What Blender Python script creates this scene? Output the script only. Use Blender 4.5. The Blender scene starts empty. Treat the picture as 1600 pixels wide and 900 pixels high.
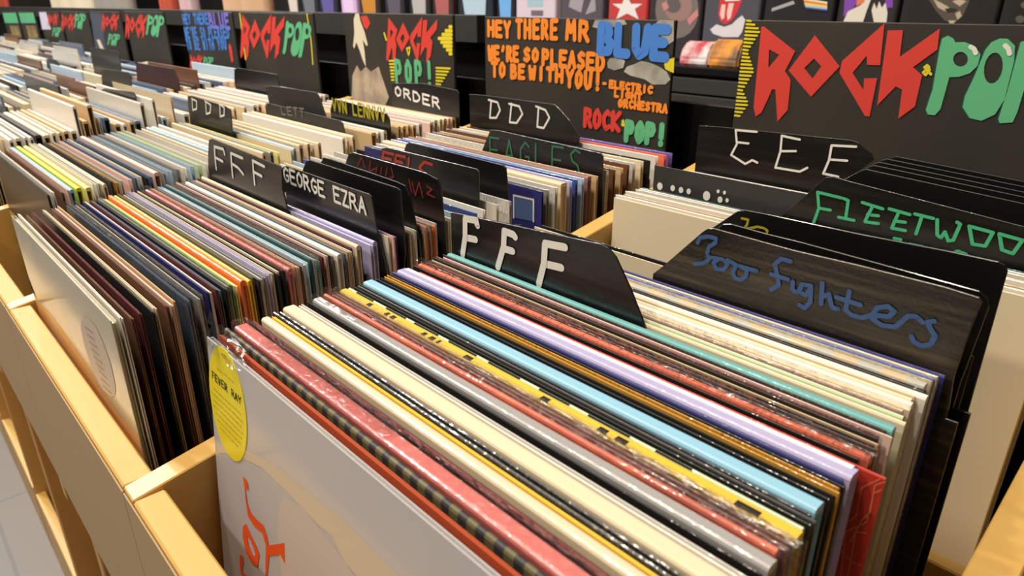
import bpy, bmesh, math, random
from mathutils import Vector, Matrix

# ------------------------------------------------------------------ camera, world, lights
scene = bpy.context.scene
COL = scene.collection
HC = 1.10                      # camera height above the floor
F_PX, HOR, VPX = 1074.0, 5.0, -295.0
pitch = math.atan2(450 - HOR, F_PX)
Fh = Vector((0, -math.sin(pitch), math.cos(pitch)))        # camera frame: x right, y down, z forward
UP = Vector((0, -math.cos(pitch), -math.sin(pitch)))
xh = -Vector((VPX - 800, HOR - 450, F_PX)).normalized()
xh = (xh - UP * xh.dot(UP)).normalized()
yh = UP.cross(xh).normalized()
if yh.z < 0: yh = -yh
ROT = Matrix((xh, yh, UP))     # camera frame -> world
cam = bpy.data.cameras.new('camera'); cam_o = bpy.data.objects.new('camera', cam); COL.objects.link(cam_o)
rm = Matrix((ROT.col[0], -ROT.col[1], -ROT.col[2])).transposed()
cam_o.matrix_world = Matrix.Translation((0, 0, HC)) @ rm.to_4x4()
cam.sensor_width = 36; cam.lens = F_PX / 1600 * 36; cam.clip_start = 0.01
cam.dof.use_dof = True; cam.dof.focus_distance = 0.50; cam.dof.aperture_fstop = 13
scene.camera = cam_o
scene.view_settings.view_transform = 'Standard'; scene.view_settings.look = 'None'
scene.view_settings.gamma = 1; scene.view_settings.use_curve_mapping = False
scene.view_settings.exposure = -0.27

w = bpy.data.worlds.new('world'); scene.world = w; w.use_nodes = True
w.node_tree.nodes['Background'].inputs[0].default_value = (1.0, 0.90, 0.78, 1)
w.node_tree.nodes['Background'].inputs[1].default_value = 0.15

def spot_area(x, y, z, tx, ty, power, size=0.16, col=(1, .86, .68)):
    l = bpy.data.lights.new('ceiling_or_fill_spot', 'AREA'); l.energy = power; l.size = size; l.color = col; l.shape = 'DISK'
    o = bpy.data.objects.new('ceiling_or_fill_spot', l); COL.objects.link(o); o.location = (x, y, z)
    d = Vector((tx, ty, 0.9)) - o.location
    o.rotation_euler = d.to_track_quat('-Z', 'Y').to_euler()
WARM, NEUT = (1, .875, .70), (1, .97, .92)
for (x, y, z, tx, ty, p, c) in [(-0.45, -0.35, 3.0, -.3, .4, 27, WARM), (-1.05, -0.15, 3.0, -.8, .4, 24, WARM), (-2.2, -0.2, 3.0, -2.0, .4, 50, NEUT),
                                (-3.7, -0.2, 3.0, -3.5, .5, 66, NEUT), (-5.5, -0.1, 3.0, -5.3, .5, 66, NEUT), (-0.9, -1.5, 2.9, -.7, .6, 32, WARM), (-1.0, 0.8, 3.1, -0.9, 1.9, 10, WARM), (-4.5, 0.7, 3.1, -4.5, 1.6, 24, NEUT)]:  # the warm lamp well behind the camera is an added frontal fill for the boards
    spot_area(x, y, z, tx, ty, p, col=c)

# ------------------------------------------------------------------ helpers
def s2l(c):
    def f(v):
        v = v / 255.0
        return v / 12.92 if v <= .04045 else ((v + .055) / 1.055) ** 2.4
    return (f(c[0]), f(c[1]), f(c[2]), 1)
def P(px, py, Y):
    """point of the plane y = Y seen at a pixel: (x, z)"""
    d = ROT @ Vector((px - 800, py - 450, F_PX)); k = Y / d.y
    return (d.x * k, d.z * k + HC)
def Pz(px, py, z):
    d = ROT @ Vector((px - 800, py - 450, F_PX)); k = (z - HC) / d.z
    return (d.x * k, d.y * k)

MATS = {}
def mat(name, rgb, rough=.5, coat=0.0, pattern=None, rgb2=None, scale=1.0, bump=0.0, bscale=60.0, spec=.5):
    if name in MATS: return MATS[name]
    m = bpy.data.materials.new(name); m.use_nodes = True; nt = m.node_tree; N = nt.nodes; L = nt.links
    b = N['Principled BSDF']; b.inputs['Base Color'].default_value = s2l(rgb); b.inputs['Roughness'].default_value = rough
    b.inputs['Specular IOR Level'].default_value = spec
    b.inputs['Coat Weight'].default_value = coat; b.inputs['Coat Roughness'].default_value = .12
    tc = N.new('ShaderNodeTexCoord'); mp = N.new('ShaderNodeMapping'); L.new(tc.outputs['Object'], mp.inputs[0])
    if pattern:
        mix = N.new('ShaderNodeMix'); mix.data_type = 'RGBA'
        mix.inputs[6].default_value = s2l(rgb); mix.inputs[7].default_value = s2l(rgb2)
        if pattern == 'wood':
            mp.inputs['Scale'].default_value = (3, 60, 60)
            no = N.new('ShaderNodeTexNoise'); no.inputs['Scale'].default_value = scale; no.inputs['Detail'].default_value = 5
            L.new(mp.outputs[0], no.inputs[0]); L.new(no.outputs[0], mix.inputs[0])
        elif pattern == 'speckle':
            mp.inputs['Scale'].default_value = (1, .35, .35)
            no = N.new('ShaderNodeTexNoise'); no.inputs['Scale'].default_value = 620 * scale; no.inputs['Detail'].default_value = 2
            rp = N.new('ShaderNodeValToRGB'); rp.color_ramp.elements[0].position = .5; rp.color_ramp.elements[1].position = .72; rp.color_ramp.elements[1].color = (.7, .7, .7, 1)
            L.new(mp.outputs[0], no.inputs[0]); L.new(no.outputs[0], rp.inputs[0]); L.new(rp.outputs[0], mix.inputs[0])
        elif pattern == 'blotch':
            mp.inputs['Scale'].default_value = (1, .3, .8)
            no = N.new('ShaderNodeTexNoise'); no.inputs['Scale'].default_value = 14 * scale; no.inputs['Detail'].default_value = 4
            rp = N.new('ShaderNodeValToRGB'); rp.color_ramp.elements[0].position = .4; rp.color_ramp.elements[1].position = .62
            L.new(mp.outputs[0], no.inputs[0]); L.new(no.outputs[0], rp.inputs[0]); L.new(rp.outputs[0], mix.inputs[0])
        elif pattern == 'blocks':
            sp = N.new('ShaderNodeSeparateXYZ'); L.new(tc.outputs['Object'], sp.inputs[0])
            ma = N.new('ShaderNodeMath'); ma.operation = 'MULTIPLY'; ma.inputs[1].default_value = 32 * scale; L.new(sp.outputs[0], ma.inputs[0])
            fr = N.new('ShaderNodeMath'); fr.operation = 'PINGPONG'; fr.inputs[1].default_value = 1; L.new(ma.outputs[0], fr.inputs[0])
            rp = N.new('ShaderNodeValToRGB'); rp.color_ramp.interpolation = 'CONSTANT'; rp.color_ramp.elements[1].position = .5
            L.new(fr.outputs[0], rp.inputs[0]); L.new(rp.outputs[0], mix.inputs[0])
        elif pattern == 'streak':
            mp.inputs['Scale'].default_value = (6, 6, 160)
            mp.inputs['Rotation'].default_value = (0, .06, 0)
            no = N.new('ShaderNodeTexNoise'); no.inputs['Scale'].default_value = scale; no.inputs['Detail'].default_value = 6
            rp = N.new('ShaderNodeValToRGB'); rp.color_ramp.elements[0].position = .48; rp.color_ramp.elements[1].position = .85
            L.new(mp.outputs[0], no.inputs[0]); L.new(no.outputs[0], rp.inputs[0]); L.new(rp.outputs[0], mix.inputs[0])
        elif pattern == 'tile':
            br = N.new('ShaderNodeTexBrick'); br.offset = 0; br.inputs['Scale'].default_value = scale; br.inputs['Mortar Size'].default_value = .004
            br.inputs['Brick Width'].default_value = .6; br.inputs['Row Height'].default_value = .6
            br.inputs['Color1'].default_value = (0, 0, 0, 1); br.inputs['Color2'].default_value = (.12, .12, .12, 1); br.inputs['Mortar'].default_value = (1, 1, 1, 1)
            L.new(tc.outputs['Object'], br.inputs[0]); L.new(br.outputs[0], mix.inputs[0])
        L.new(mix.outputs[2], b.inputs['Base Color'])
    if bump:
        no2 = N.new('ShaderNodeTexNoise'); no2.inputs['Scale'].default_value = bscale; no2.inputs['Detail'].default_value = 3
        bp = N.new('ShaderNodeBump'); bp.inputs['Strength'].default_value = bump; bp.inputs['Distance'].default_value = .002
        L.new(tc.outputs['Object'], no2.inputs[0]); L.new(no2.outputs[0], bp.inputs['Height'])
        L.new(bp.outputs[0], b.inputs['Coat Normal'])
        if not coat: L.new(bp.outputs[0], b.inputs['Normal'])
    MATS[name] = m
    return m
def clear_mat(name, amount=.16, bump=.9, bscale=70.0, tint=(1, 1, 1)):
    if name in MATS: return MATS[name]
    m = bpy.data.materials.new(name); m.use_nodes = True; nt = m.node_tree; N = nt.nodes; L = nt.links
    N.remove(N['Principled BSDF']); out = N['Material Output']
    t = N.new('ShaderNodeBsdfTransparent'); t.inputs[0].default_value = (*tint, 1)
    g = N.new('ShaderNodeBsdfGlossy'); g.inputs['Roughness'].default_value = .16
    fr = N.new('ShaderNodeFresnel'); fr.inputs[0].default_value = 1.45
    ad = N.new('ShaderNodeMath'); ad.operation = 'ADD'; ad.use_clamp = True; ad.inputs[1].default_value = amount * .3
    mx = N.new('ShaderNodeMixShader')
    tc = N.new('ShaderNodeTexCoord'); no = N.new('ShaderNodeTexNoise'); no.inputs['Scale'].default_value = bscale; no.inputs['Detail'].default_value = 4
    bp = N.new('ShaderNodeBump'); bp.inputs['Strength'].default_value = bump; bp.inputs['Distance'].default_value = .003
    L.new(tc.outputs['Object'], no.inputs[0]); L.new(no.outputs[0], bp.inputs['Height']); L.new(bp.outputs[0], g.inputs['Normal']); L.new(bp.outputs[0], fr.inputs['Normal'])
    hv = N.new('ShaderNodeMath'); hv.operation = 'MULTIPLY'; hv.inputs[1].default_value = .42; L.new(fr.outputs[0], hv.inputs[0]); L.new(hv.outputs[0], ad.inputs[0]); L.new(ad.outputs[0], mx.inputs[0]); L.new(t.outputs[0], mx.inputs[1]); L.new(g.outputs[0], mx.inputs[2]); L.new(mx.outputs[0], out.inputs[0])
    MATS[name] = m
    return m

def tag(o, label=None, cat=None, group=None, kind=None):
    if label: o['label'] = label
    if cat: o['category'] = cat
    if group: o['group'] = group
    if kind: o['kind'] = kind
    return o
def empty(name, loc, label=None, cat=None, group=None):
    o = bpy.data.objects.new(name, None); o.empty_display_size = .02; COL.objects.link(o); o.location = loc
    return tag(o, label, cat, group)
def link(name, bm, m, parent=None, loc=None, smooth=False):
    me = bpy.data.meshes.new(name); bm.normal_update(); bm.to_mesh(me); bm.free()
    for mm in (m if isinstance(m, list) else [m]): me.materials.append(mm)
    if smooth:
        for p in me.polygons: p.use_smooth = True
    o = bpy.data.objects.new(name, me); COL.objects.link(o)
    if parent: o.parent = parent
    if loc: o.location = loc
    return o
def box(bm, x0, x1, y0, y1, z0, z1, bev=0.0, mi=0, seg=1):
    r = bmesh.ops.create_cube(bm, size=1)
    vs = r['verts']
    bmesh.ops.scale(bm, vec=(x1 - x0, y1 - y0, z1 - z0), verts=vs)
    bmesh.ops.translate(bm, vec=((x0 + x1) / 2, (y0 + y1) / 2, (z0 + z1) / 2), verts=vs)
    fs = list({f for v in vs for f in v.link_faces})
    for f in fs: f.material_index = mi
    if bev:
        es = list({e for f in fs for e in f.edges})
        bmesh.ops.bevel(bm, geom=es, offset=bev, segments=seg, affect='EDGES', profile=.5, material=-1)
def prism_yz(bm, prof, x0, x1, mi=0):
    """profile of (y, z) points pulled along x"""
    a = [bm.verts.new((x0, y, z)) for y, z in prof]; b = [bm.verts.new((x1, y, z)) for y, z in prof]
    n = len(prof); fs = [bm.faces.new(a[::-1]), bm.faces.new(b)]
    for i in range(n): fs.append(bm.faces.new((a[i], a[(i + 1) % n], b[(i + 1) % n], b[i])))
    for f in fs: f.material_index = mi
    bmesh.ops.recalc_face_normals(bm, faces=fs)
def plate_xz(bm, pts, y0, y1, mi=0):
    """outline of (x, z) points given a thickness from y0 to y1"""
    a = [bm.verts.new((x, y0, z)) for x, z in pts]; b = [bm.verts.new((x, y1, z)) for x, z in pts]
    n = len(pts); fs = [bm.faces.new(a), bm.faces.new(b[::-1])]
    for i in range(n): fs.append(bm.faces.new((a[i], b[i], b[(i + 1) % n], a[(i + 1) % n])))
    for f in fs: f.material_index = mi
    bmesh.ops.recalc_face_normals(bm, faces=fs)
def flat_poly(bm, pts, y, holes=()):
    """painted shape on a plane of constant y, with holes"""
    es = []
    for loop in [pts] + list(holes):
        vs = [bm.verts.new((x, y, z)) for x, z in loop]
        for i in range(len(vs)): es.append(bm.edges.new((vs[i], vs[(i + 1) % len(vs)])))
    bmesh.ops.triangle_fill(bm, use_beauty=True, use_dissolve=False, edges=es, normal=(0, -1, 0))
def ell(cx, cz, rx, rz, tilt=0, n=18):
    c, s = math.cos(tilt), math.sin(tilt)
    return [(cx + rx * math.cos(a) * c - rz * math.sin(a) * s, cz + rx * math.cos(a) * s + rz * math.sin(a) * c) for a in [2 * math.pi * i / n for i in range(n)]]
LIFT = [0]
def ribbon(bm, pts, wd, y, n=12):
    """a brush stroke with round ends through (x, z) points; each dab of paint lies a hair over the last"""
    h = wd / 2
    def up():
        LIFT[0] = (LIFT[0] + 1) % 24
        return y - LIFT[0] * 1.2e-5
    for (x0, z0), (x1, z1) in zip(pts, pts[1:]):
        dx, dz = x1 - x0, z1 - z0; l = math.hypot(dx, dz) or 1
        ox, oz = -dz / l * h, dx / l * h; yy = up()
        bm.faces.new([bm.verts.new(q) for q in ((x0 - ox, yy, z0 - oz), (x0 + ox, yy, z0 + oz), (x1 + ox, yy, z1 + oz), (x1 - ox, yy, z1 - oz))][::-1])
    for x, z in pts:
        yy = up()
        bm.faces.new([bm.verts.new((x + h * math.cos(a), yy, z + h * math.sin(a))) for a in [2 * math.pi * i / n for i in range(n)]])

GL = {  # hand lettering, strokes on a unit cell
 'A': [[(0, 0), (.5, 1), (1, 0)], [(.2, .38), (.8, .38)]], 'B': [[(0, 0), (0, 1), (.7, .95), (.8, .75), (.6, .55), (0, .52)], [(.6, .55), (.95, .35), (.8, .05), (0, 0)]],
 'C': [[(1, .85), (.6, 1), (.1, .7), (.1, .3), (.5, 0), (1, .15)]], 'D': [[(0, 0), (0, 1)], [(0, 1), (.6, .95), (1, .6), (.95, .3), (.6, .03), (0, 0)]],
 'E': [[(1, 1), (0, 1), (0, 0), (1, 0)], [(0, .52), (.8, .52)]], 'F': [[(1, 1), (0, 1), (0, 0)], [(0, .52), (.8, .52)]],
 'G': [[(.95, .85), (.55, 1), (.1, .7), (.1, .3), (.5, 0), (.95, .15), (.95, .45), (.6, .45)]], 'H': [[(0, 0), (0, 1)], [(1, 0), (1, 1)], [(0, .5), (1, .5)]],
 'I': [[(.5, 0), (.5, 1)]], 'K': [[(0, 0), (0, 1)], [(1, 1), (0, .45), (1, 0)]], 'L': [[(0, 1), (0, 0), (.9, 0)]],
 'l': [[(.2, .95), (.5, 1), (.5, 0)], [(.1, 0), (1, 0)]],
 'M': [[(0, 0), (.1, 1), (.5, .4), (.9, 1), (1, 0)]], 'N': [[(0, 0), (0, 1), (1, 0), (1, 1)]],
 'O': [[(.5, 1), (.1, .75), (.05, .3), (.4, 0), (.85, .2), (.95, .7), (.5, 1)]], 'P': [[(0, 0), (0, 1), (.75, .95), (.9, .7), (.7, .48), (0, .45)]],
 'Q': [[(.5, 1), (.1, .75), (.05, .3), (.4, 0), (.85, .2), (.95, .7), (.5, 1)]],
 'R': [[(0, 0), (0, 1), (.75, .95), (.85, .7), (.65, .5), (0, .48)], [(.4, .48), (1, 0)]], 'S': [[(.9, .9), (.5, 1), (.1, .8), (.3, .55), (.75, .45), (.9, .2), (.5, 0), (.05, .1)]],
 'T': [[(0, 1), (1, 1)], [(.5, 1), (.5, 0)]], 'U': [[(0, 1), (.05, .25), (.4, 0), (.85, .15), (1, 1)]], 'V': [[(0, 1), (.5, 0), (1, 1)]],
 'W': [[(0, 1), (.2, 0), (.5, .7), (.8, 0), (1, 1)]], 'Y': [[(0, 1), (.5, .5), (1, 1)], [(.5, .5), (.5, 0)]], 'Z': [[(0, 1), (.9, 1), (.1, 0), (1, 0)]],
 '!': [[(.5, 1), (.5, .35)], [(.5, .04), (.5, 0)]], "'": [[(.6, 1), (.4, .75)]], '-': [[(.1, .45), (.8, .45)]], '&': [[(1, 0), (.2, .7), (.5, 1), (.75, .75), (.1, .2), (.5, 0), (1, .4)]],
 'v': [[(0, .9), (.15, .9), (.3, 0), (.55, .5), (.75, .05), (1, .9), (.8, 1)]], 'o': [[(.05, .9), (.95, .9), (.75, .1), (.2, 0), (.05, .9)]], ' ': []}
def write(bm, text, a, b, h, wd, y, narrow=.66, slant=0.0):
    """letters along the line a -> b (x, z), of height h"""
    n = len(text); dx, dz = (b[0] - a[0]) / n, (b[1] - a[1]) / n
    for i, ch in enumerate(text):
        for st in GL.get(ch, []):
            ribbon(bm, [(a[0] + dx * (i + .17 + u * narrow) + slant * v * h, a[1] + dz * (i + .17 + u * narrow) + v * h) for u, v in st], wd, y)

NUM = ['zeroth', 'first', 'second', 'third', 'fourth', 'fifth', 'sixth', 'seventh', 'eighth', 'ninth', 'tenth', 'eleventh', 'twelfth', 'thirteenth', 'fourteenth', 'fifteenth',
       'sixteenth', 'seventeenth', 'eighteenth', 'nineteenth']
def nth(n):
    if n < 20: return NUM[n]
    t = ['', '', 'twent', 'thirt', 'fort', 'fift', 'sixt', 'sevent'][n // 10]
    return t + 'ieth' if n % 10 == 0 else t + 'y-' + NUM[n % 10]

# ------------------------------------------------------------------ shared materials
WOOD = mat('birch_plywood', (204, 160, 84), .36, pattern='wood', rgb2=(216, 176, 104), scale=1.6)
WOOD_EDGE = mat('birch_panel', (202, 148, 76), .42, pattern='wood', rgb2=(212, 162, 92), scale=1.2)
PANEL = mat('tan_laminate', (186, 158, 118), .55)
BLACKP = mat('black_plastic', (16, 15, 15), .33, .5, 'streak', (46, 42, 37), .9, bump=.2, bscale=300)
BLACKD = mat('black_plain_plastic', (10, 10, 10), .38, .3)
CARD = mat('card_edge', (214, 194, 156), .8)
INNER = mat('white_inner_paper', (232, 222, 200), .8)
DARKIN = mat('black_inner_paper', (18, 16, 16), .7)
PLASTIC = clear_mat('clear_polythene', .10, .8, 170)
CRUMPLE = clear_mat('clear_crumpled_polythene', .45, 1.0, 120)
WHITE_INK = mat('white_paint_pen', (232, 230, 224), .5)
GREEN_INK = mat('green_paint_pen', (70, 180, 130), .5)
RED_INK = mat('red_paint_pen', (170, 60, 44), .5)
BLUE_INK = mat('blue_paint_pen', (58, 88, 138), .5)
YELLOW_INK = mat('yellow_paint_pen', (170, 160, 40), .5)
BOARD = mat('black_chalkboard', (42, 38, 32), .6, pattern='blotch', rgb2=(52, 46, 36), scale=.5)
P_RED = mat('red_poster_paint', (216, 62, 50), .55)
P_GREEN = mat('mint_poster_paint', (96, 184, 132), .55)
P_DGREEN = mat('dark_teal_poster_paint', (20, 84, 70), .55)
P_YEL = mat('yellow_poster_paint', (226, 208, 40), .55)
P_ORG = mat('orange_poster_paint', (245, 140, 40), .55)
P_BLUE = mat('blue_poster_paint', (70, 130, 216), .55)
P_GREY = mat('grey_poster_paint', (146, 142, 134), .6, pattern='blotch', rgb2=(190, 186, 176), scale=2)
P_CREAM = mat('cream_poster_paint', (222, 212, 184), .6)
P_PURP = mat('violet_poster_paint', (120, 112, 210), .6)

# ------------------------------------------------------------------ the room
bm = bmesh.new(); box(bm, -9.5, 2.5, -2.5, 2.6, -.05, 0)
floor = link('floor', bm, mat('grey_floor_tile', (116, 109, 102), .45, pattern='tile', rgb2=(100, 93, 88), scale=1.0)); tag(floor, kind='structure')
bm = bmesh.new(); box(bm, -9.5, 2.5, 2.55, 2.65, 0, 3.2)
wb = link('wall_back', bm, mat('dark_wall', (26, 22, 22), .7)); tag(wb, kind='structure')
bm = bmesh.new(); box(bm, -9.6, -9.5, -2.5, 2.65, 0, 3.2)
wl = link('wall_left', bm, mat('dark_side_wall', (60, 54, 48), .7)); tag(wl, kind='structure')

# ------------------------------------------------------------------ the plywood browser units
PITCH = .378
YF, YB = .061, .735
def xl(k): return -.410 - PITCH * k            # left face of the divider of bin k
ZR = HC - .272                                  # top of the front rail
def zdiv(y): return ZR + .182 * (y - YF)
ORD = ['nearest', 'second nearest', 'third nearest', 'fourth nearest', 'fifth nearest', 'sixth nearest', 'seventh nearest', 'eighth nearest', 'ninth nearest', 'tenth nearest', 'eleventh nearest', 'farthest']
def unit(k, name_label):
    x0 = xl(k); x1 = x0 + PITCH - .0006
    u = empty('record_browser_unit', (x0, YF, 0), name_label, 'display rack', 'plywood record browser units in a row')
    def sub(name, m, *boxes, bev=.0012):
        b = bmesh.new()
        for q in boxes: box(b, q[0] - x0, q[1] - x0, q[2] - YF, q[3] - YF, q[4], q[5], bev)
        return link(name, b, m, u)
    b = bmesh.new()
    prism_yz(b, [(0, HC - .50), (0, ZR), (.680 - YF, zdiv(.680)), (.680 - YF, HC - .50)], 0, .018)
    bmesh.ops.bevel(b, geom=list(b.edges), offset=.0008, segments=1, affect='EDGES')
    link('divider_panel', b, WOOD, u)
    sub('front_rail', WOOD, (x0 + .0185, x1, YF, YF + .018, ZR - .03, ZR))
    sub('front_panel', PANEL, (x0 + .0005, x1, YF - .0012, YF - .0002, HC - .468, ZR - .0035), bev=.0004)
    sub('front_board', WOOD, (x0 + .0185, x1, YF, YF + .018, HC - .468, ZR - .0305))
    sub('bin_floor', WOOD, (x0 + .0185, x1, YF + .0185, YB, HC - .514, HC - .5005))
    sub('cross_bar', WOOD, (x0 + .0185, x1, .441, .453, HC - .497, HC - .34))
    sub('sign_ledge', BLACKD, (x0 + .0185, x1, .684, .733, HC - .36, HC - .345))
    sub('back_board', BLACKD, (x0, x1, YB + .001, YB + .012, HC - .50, HC - .11))
    sub('end_panel', WOOD_EDGE, (x0, x0 + .028, YF + .012, .70, 0, HC - .5135))
    sub('base_rail', WOOD, (x0 + .0285, x1, YF + .010, YF + .028, 0, .16))
    sub('lower_shelf', WOOD, (x0 + .0285, x1, YF + .10, .70, .30, .318))
    sub('kick_board', WOOD_EDGE, (x0 + .0285, x1, YF + .13, YF + .148, .32, HC - .52))
for k in range(-1, 12):
    unit(k, ('birch record browser unit cropped at the lower right corner, right of the nearest bin' if k < 0 else
             f'birch record browser unit holding the {ORD[k]} bin of the long row'))

# ------------------------------------------------------------------ records
C = {  # sleeve colours
 'white': (230, 225, 214), 'cream': (226, 210, 178), 'tan': (206, 176, 132), 'beige': (222, 202, 168), 'black': (22, 20, 20), 'charcoal': (52, 50, 50), 'grey': (140, 136, 132),
 'silver grey': (168, 166, 166), 'pale grey': (204, 200, 194), 'slate blue': (92, 112, 138), 'sky blue': (150, 200, 226), 'pale blue': (176, 200, 218), 'navy': (44, 44, 110), 'blue': (60, 90, 170),
 'lilac': (190, 184, 222), 'violet': (120, 90, 180), 'purple': (110, 50, 120), 'teal': (110, 176, 176), 'dark teal': (36, 92, 98), 'green': (120, 150, 100), 'pale green': (198, 214, 176),
 'lime yellow': (214, 214, 60), 'pale yellow': (238, 230, 150), 'yellow': (240, 196, 60), 'mustard': (204, 150, 50), 'orange': (242, 120, 50), 'rust orange': (190, 80, 40), 'salmon': (232, 120, 90), 'pink': (226, 128, 124),
 'pale pink': (230, 196, 184), 'red': (190, 52, 40), 'maroon': (90, 32, 34), 'brown': (110, 72, 48), 'olive': (110, 104, 70), 'mauve': (150, 110, 110)}
def colour_mat(c, style='plain'):
    rgb = C[c]
    if style == 'plain': return mat('sleeve_' + c.replace(' ', '_'), rgb, .5, .35, bump=.3, bscale=160)
    if style == 'matt': return mat('sleeve_matt_' + c.replace(' ', '_'), rgb, .75)
    if style == 'gloss': return mat('sleeve_gloss_' + c.replace(' ', '_'), rgb, .3, .9, bump=.6, bscale=160)
    if style == 'print':
        lum = sum(rgb) / 3; o = (40, 36, 36) if lum > 90 else (116, 108, 98)
        return mat('sleeve_printed_' + c.replace(' ', '_'), rgb, .5, .5, 'speckle', o, 1, bump=.5, bscale=100)
    if style == 'art':
        o = {'orange': (240, 190, 120), 'salmon': (196, 96, 76)}.get(c, tuple(int(v * .72 + 26) for v in rgb))
        return mat('sleeve_art_' + c.replace(' ', '_'), rgb, .5, .6, 'blotch', o, 1.4, bump=.5, bscale=100)
def record_bms(w_, h, t, open_top):
    """cover and inner sleeve meshes; origin at the middle of the bottom front edge"""
    b = bmesh.new(); d = .0007
    if open_top:
        box(b, 0, w_, 0, d, 0, h, .00025); box(b, 0, w_, t - d, t, 0, h - .0008, .00025); box(b, 0, .0012, d, t - d, 0, h - .001)
    else:
        r = min(t / 2, .0016); zt = h
        prof = [(0, zt - .004), (0, zt - r), (r * .35, zt - r * .3), (r, zt), (t - r, zt), (t - r * .35, zt - r * .3), (t, zt - r), (t, zt - .004)]
        prism_yz(b, prof, 0, w_)
        box(b, 0, w_, 0, d, 0, h - .004, 0); box(b, 0, w_, t - d, t, 0, h - .004, 0); box(b, 0, .0012, d, t - d, 0, h - .004)
    i = bmesh.new(); ti = max(t - 2 * d - .0003, .0006)
    box(i, .002, w_ - .004, t / 2 - ti / 2, t / 2 + ti / 2, .001, h - (.0035 if open_top else .0045), 0)
    return b, i
LW = .315
def floor_z(y): return HC - .4965 + .04 * max(0, y - .1)
COUNT = 0
def record(x, y, t, colour, style, label, group, open_top=False, w_=LW, dz=0.0, lean=0.0, rz=0.0, plastic=False, board=None, inner=None, single=False):
    """one LP: cover > inner sleeve, and a clear outer bag where it has one"""
    global COUNT; COUNT += 1
    z0 = floor_z(y) + dz
    m = colour_mat(colour, style)
    cb, ib = record_bms(w_, LW, t, open_top)
    if single:
        ib.free(); o = link('record_sleeve', cb, m)
    else:
        o = empty('record_sleeve', (0, 0, 0))
        link('cover', cb, m, o); link('inner_sleeve', ib, inner or INNER, o)
        if plastic:
            b = bmesh.new()
            box(b, -.002, w_ + .004, -.0008, t + .0008, 0, LW + .0035, .0005)
            pl = link('clear_bag', b, PLASTIC, o); pl['label'] = 'clear glossy plastic bag'
    o.location = (x, y, z0); o.rotation_euler = (lean, 0, rz)
    tag(o, label, 'record', group)
    return o
BIN = {(l, r): f"{a} {'front' if r == 1 else 'back'} bin" for l, a in zip('ABCD', ('nearest', 'second-nearest', 'third-nearest', 'fourth-nearest')) for r in (1, 2)}
GRP = {k: 'records in the ' + v for k, v in BIN.items()}
SEQ = {}
def lab(binkey, colour, style, extra=''):
    SEQ[binkey] = SEQ.get(binkey, 0) + 1
    st = {'plain': '', 'matt': 'matt ', 'gloss': 'shiny ', 'print': 'speckled ', 'art': 'mottled '}[style]
    return f'{st}{colour} record sleeve, {nth(SEQ[binkey])} from the front in the {BIN[binkey]}{extra}'
rnd = random.Random(7)
def fill(binkey, x, rows, w_=LW, single=False):
    """rows: (y front, y back, colour, style, open top, bagged)"""
    out = []
    for (y0, y1, c, st, op, pl) in rows:
        jx = rnd.uniform(-.002, .003); jz = rnd.uniform(-.0005, .0005) if x == XA else rnd.uniform(-.0014, .0014)
        if y1 - y0 > .0034: jz += .0008
        pl = pl and c in ('mauve', 'salmon', 'pink', 'pale grey', 'slate blue')
        inner = DARKIN if c in ('black', 'charcoal') else INNER
        out.append(record(x + jx, y0, max(y1 - y0, .0016), c, st, lab(binkey, c, st), GRP[binkey], op, w_, jz, rnd.uniform(-.0012, .0012), 0, pl, inner=inner, single=single))
    return out

XA = -.387
# nearest front bin, read off the photograph from the front
rowsA = [(.1240, .1262, 'rust orange', 'matt', True, False), (.1290, .1322, 'olive', 'print', False, True), (.1336, .1424, 'pink', 'gloss', False, True),
 (.1434, .1450, 'black', 'plain', True, False), (.1462, .1480, 'maroon', 'matt', True, False), (.1500, .1556, 'cream', 'plain', False, False),
 (.1568, .1590, 'yellow', 'matt', True, False), (.1600, .1620, 'charcoal', 'print', False, True), (.1632, .1650, 'black', 'print', False, True),
 (.1664, .1752, 'cream', 'matt', False, False), (.1762, .1780, 'white', 'plain', True, False), (.1786, .1802, 'pale grey', 'plain', True, False),
 (.1826, .1842, 'black', 'plain', True, False), (.1856, .1926, 'silver grey', 'gloss', False, True), (.1940, .1976, 'salmon', 'art', False, True),
 (.1991, .2006, 'mauve', 'art', False, True), (.2023, .2034, 'pale grey', 'art', True, True), (.2050, .2114, 'yellow', 'plain', False, False),
 (.2126, .2150, 'pale green', 'plain', False, False), (.2162, .2180, 'black', 'plain', True, True), (.2190, .2206, 'charcoal', 'plain', False, False), (.2216, .2236, 'black', 'plain', True, False),
 (.2250, .2332, 'sky blue', 'plain', False, False), (.2346, .2362, 'black', 'plain', True, False), (.2374, .2392, 'black', 'matt', True, False),
 (.2404, .2420, 'mustard', 'plain', True, False), (.2430, .2446, 'mustard', 'print', True, False), (.2456, .2476, 'black', 'plain', True, False),
 (.2484, .2506, 'navy', 'plain', False, False), (.2512, .2600, 'lilac', 'gloss', False, True), (.2612, .2628, 'black', 'plain', True, False), (.2640, .2656, 'red', 'plain', False, False),
 (.2668, .2684, 'black', 'plain', True, False), (.2694, .2740, 'salmon', 'print', False, True), (.2752, .2768, 'black', 'plain', True, False), (.2778, .2794, 'charcoal', 'plain', True, False),
 (.2804, .2820, 'black', 'plain', True, True), (.2832, .2848, 'tan', 'plain', True, False), (.2858, .2876, 'black', 'plain', True, False), (.2888, .2906, 'maroon', 'print', False, True),
 (.2914, .2930, 'pale pink', 'plain', True, False), (.2940, .2956, 'charcoal', 'print', True, False), (.2966, .3020, 'teal', 'plain', False, False)]
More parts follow.
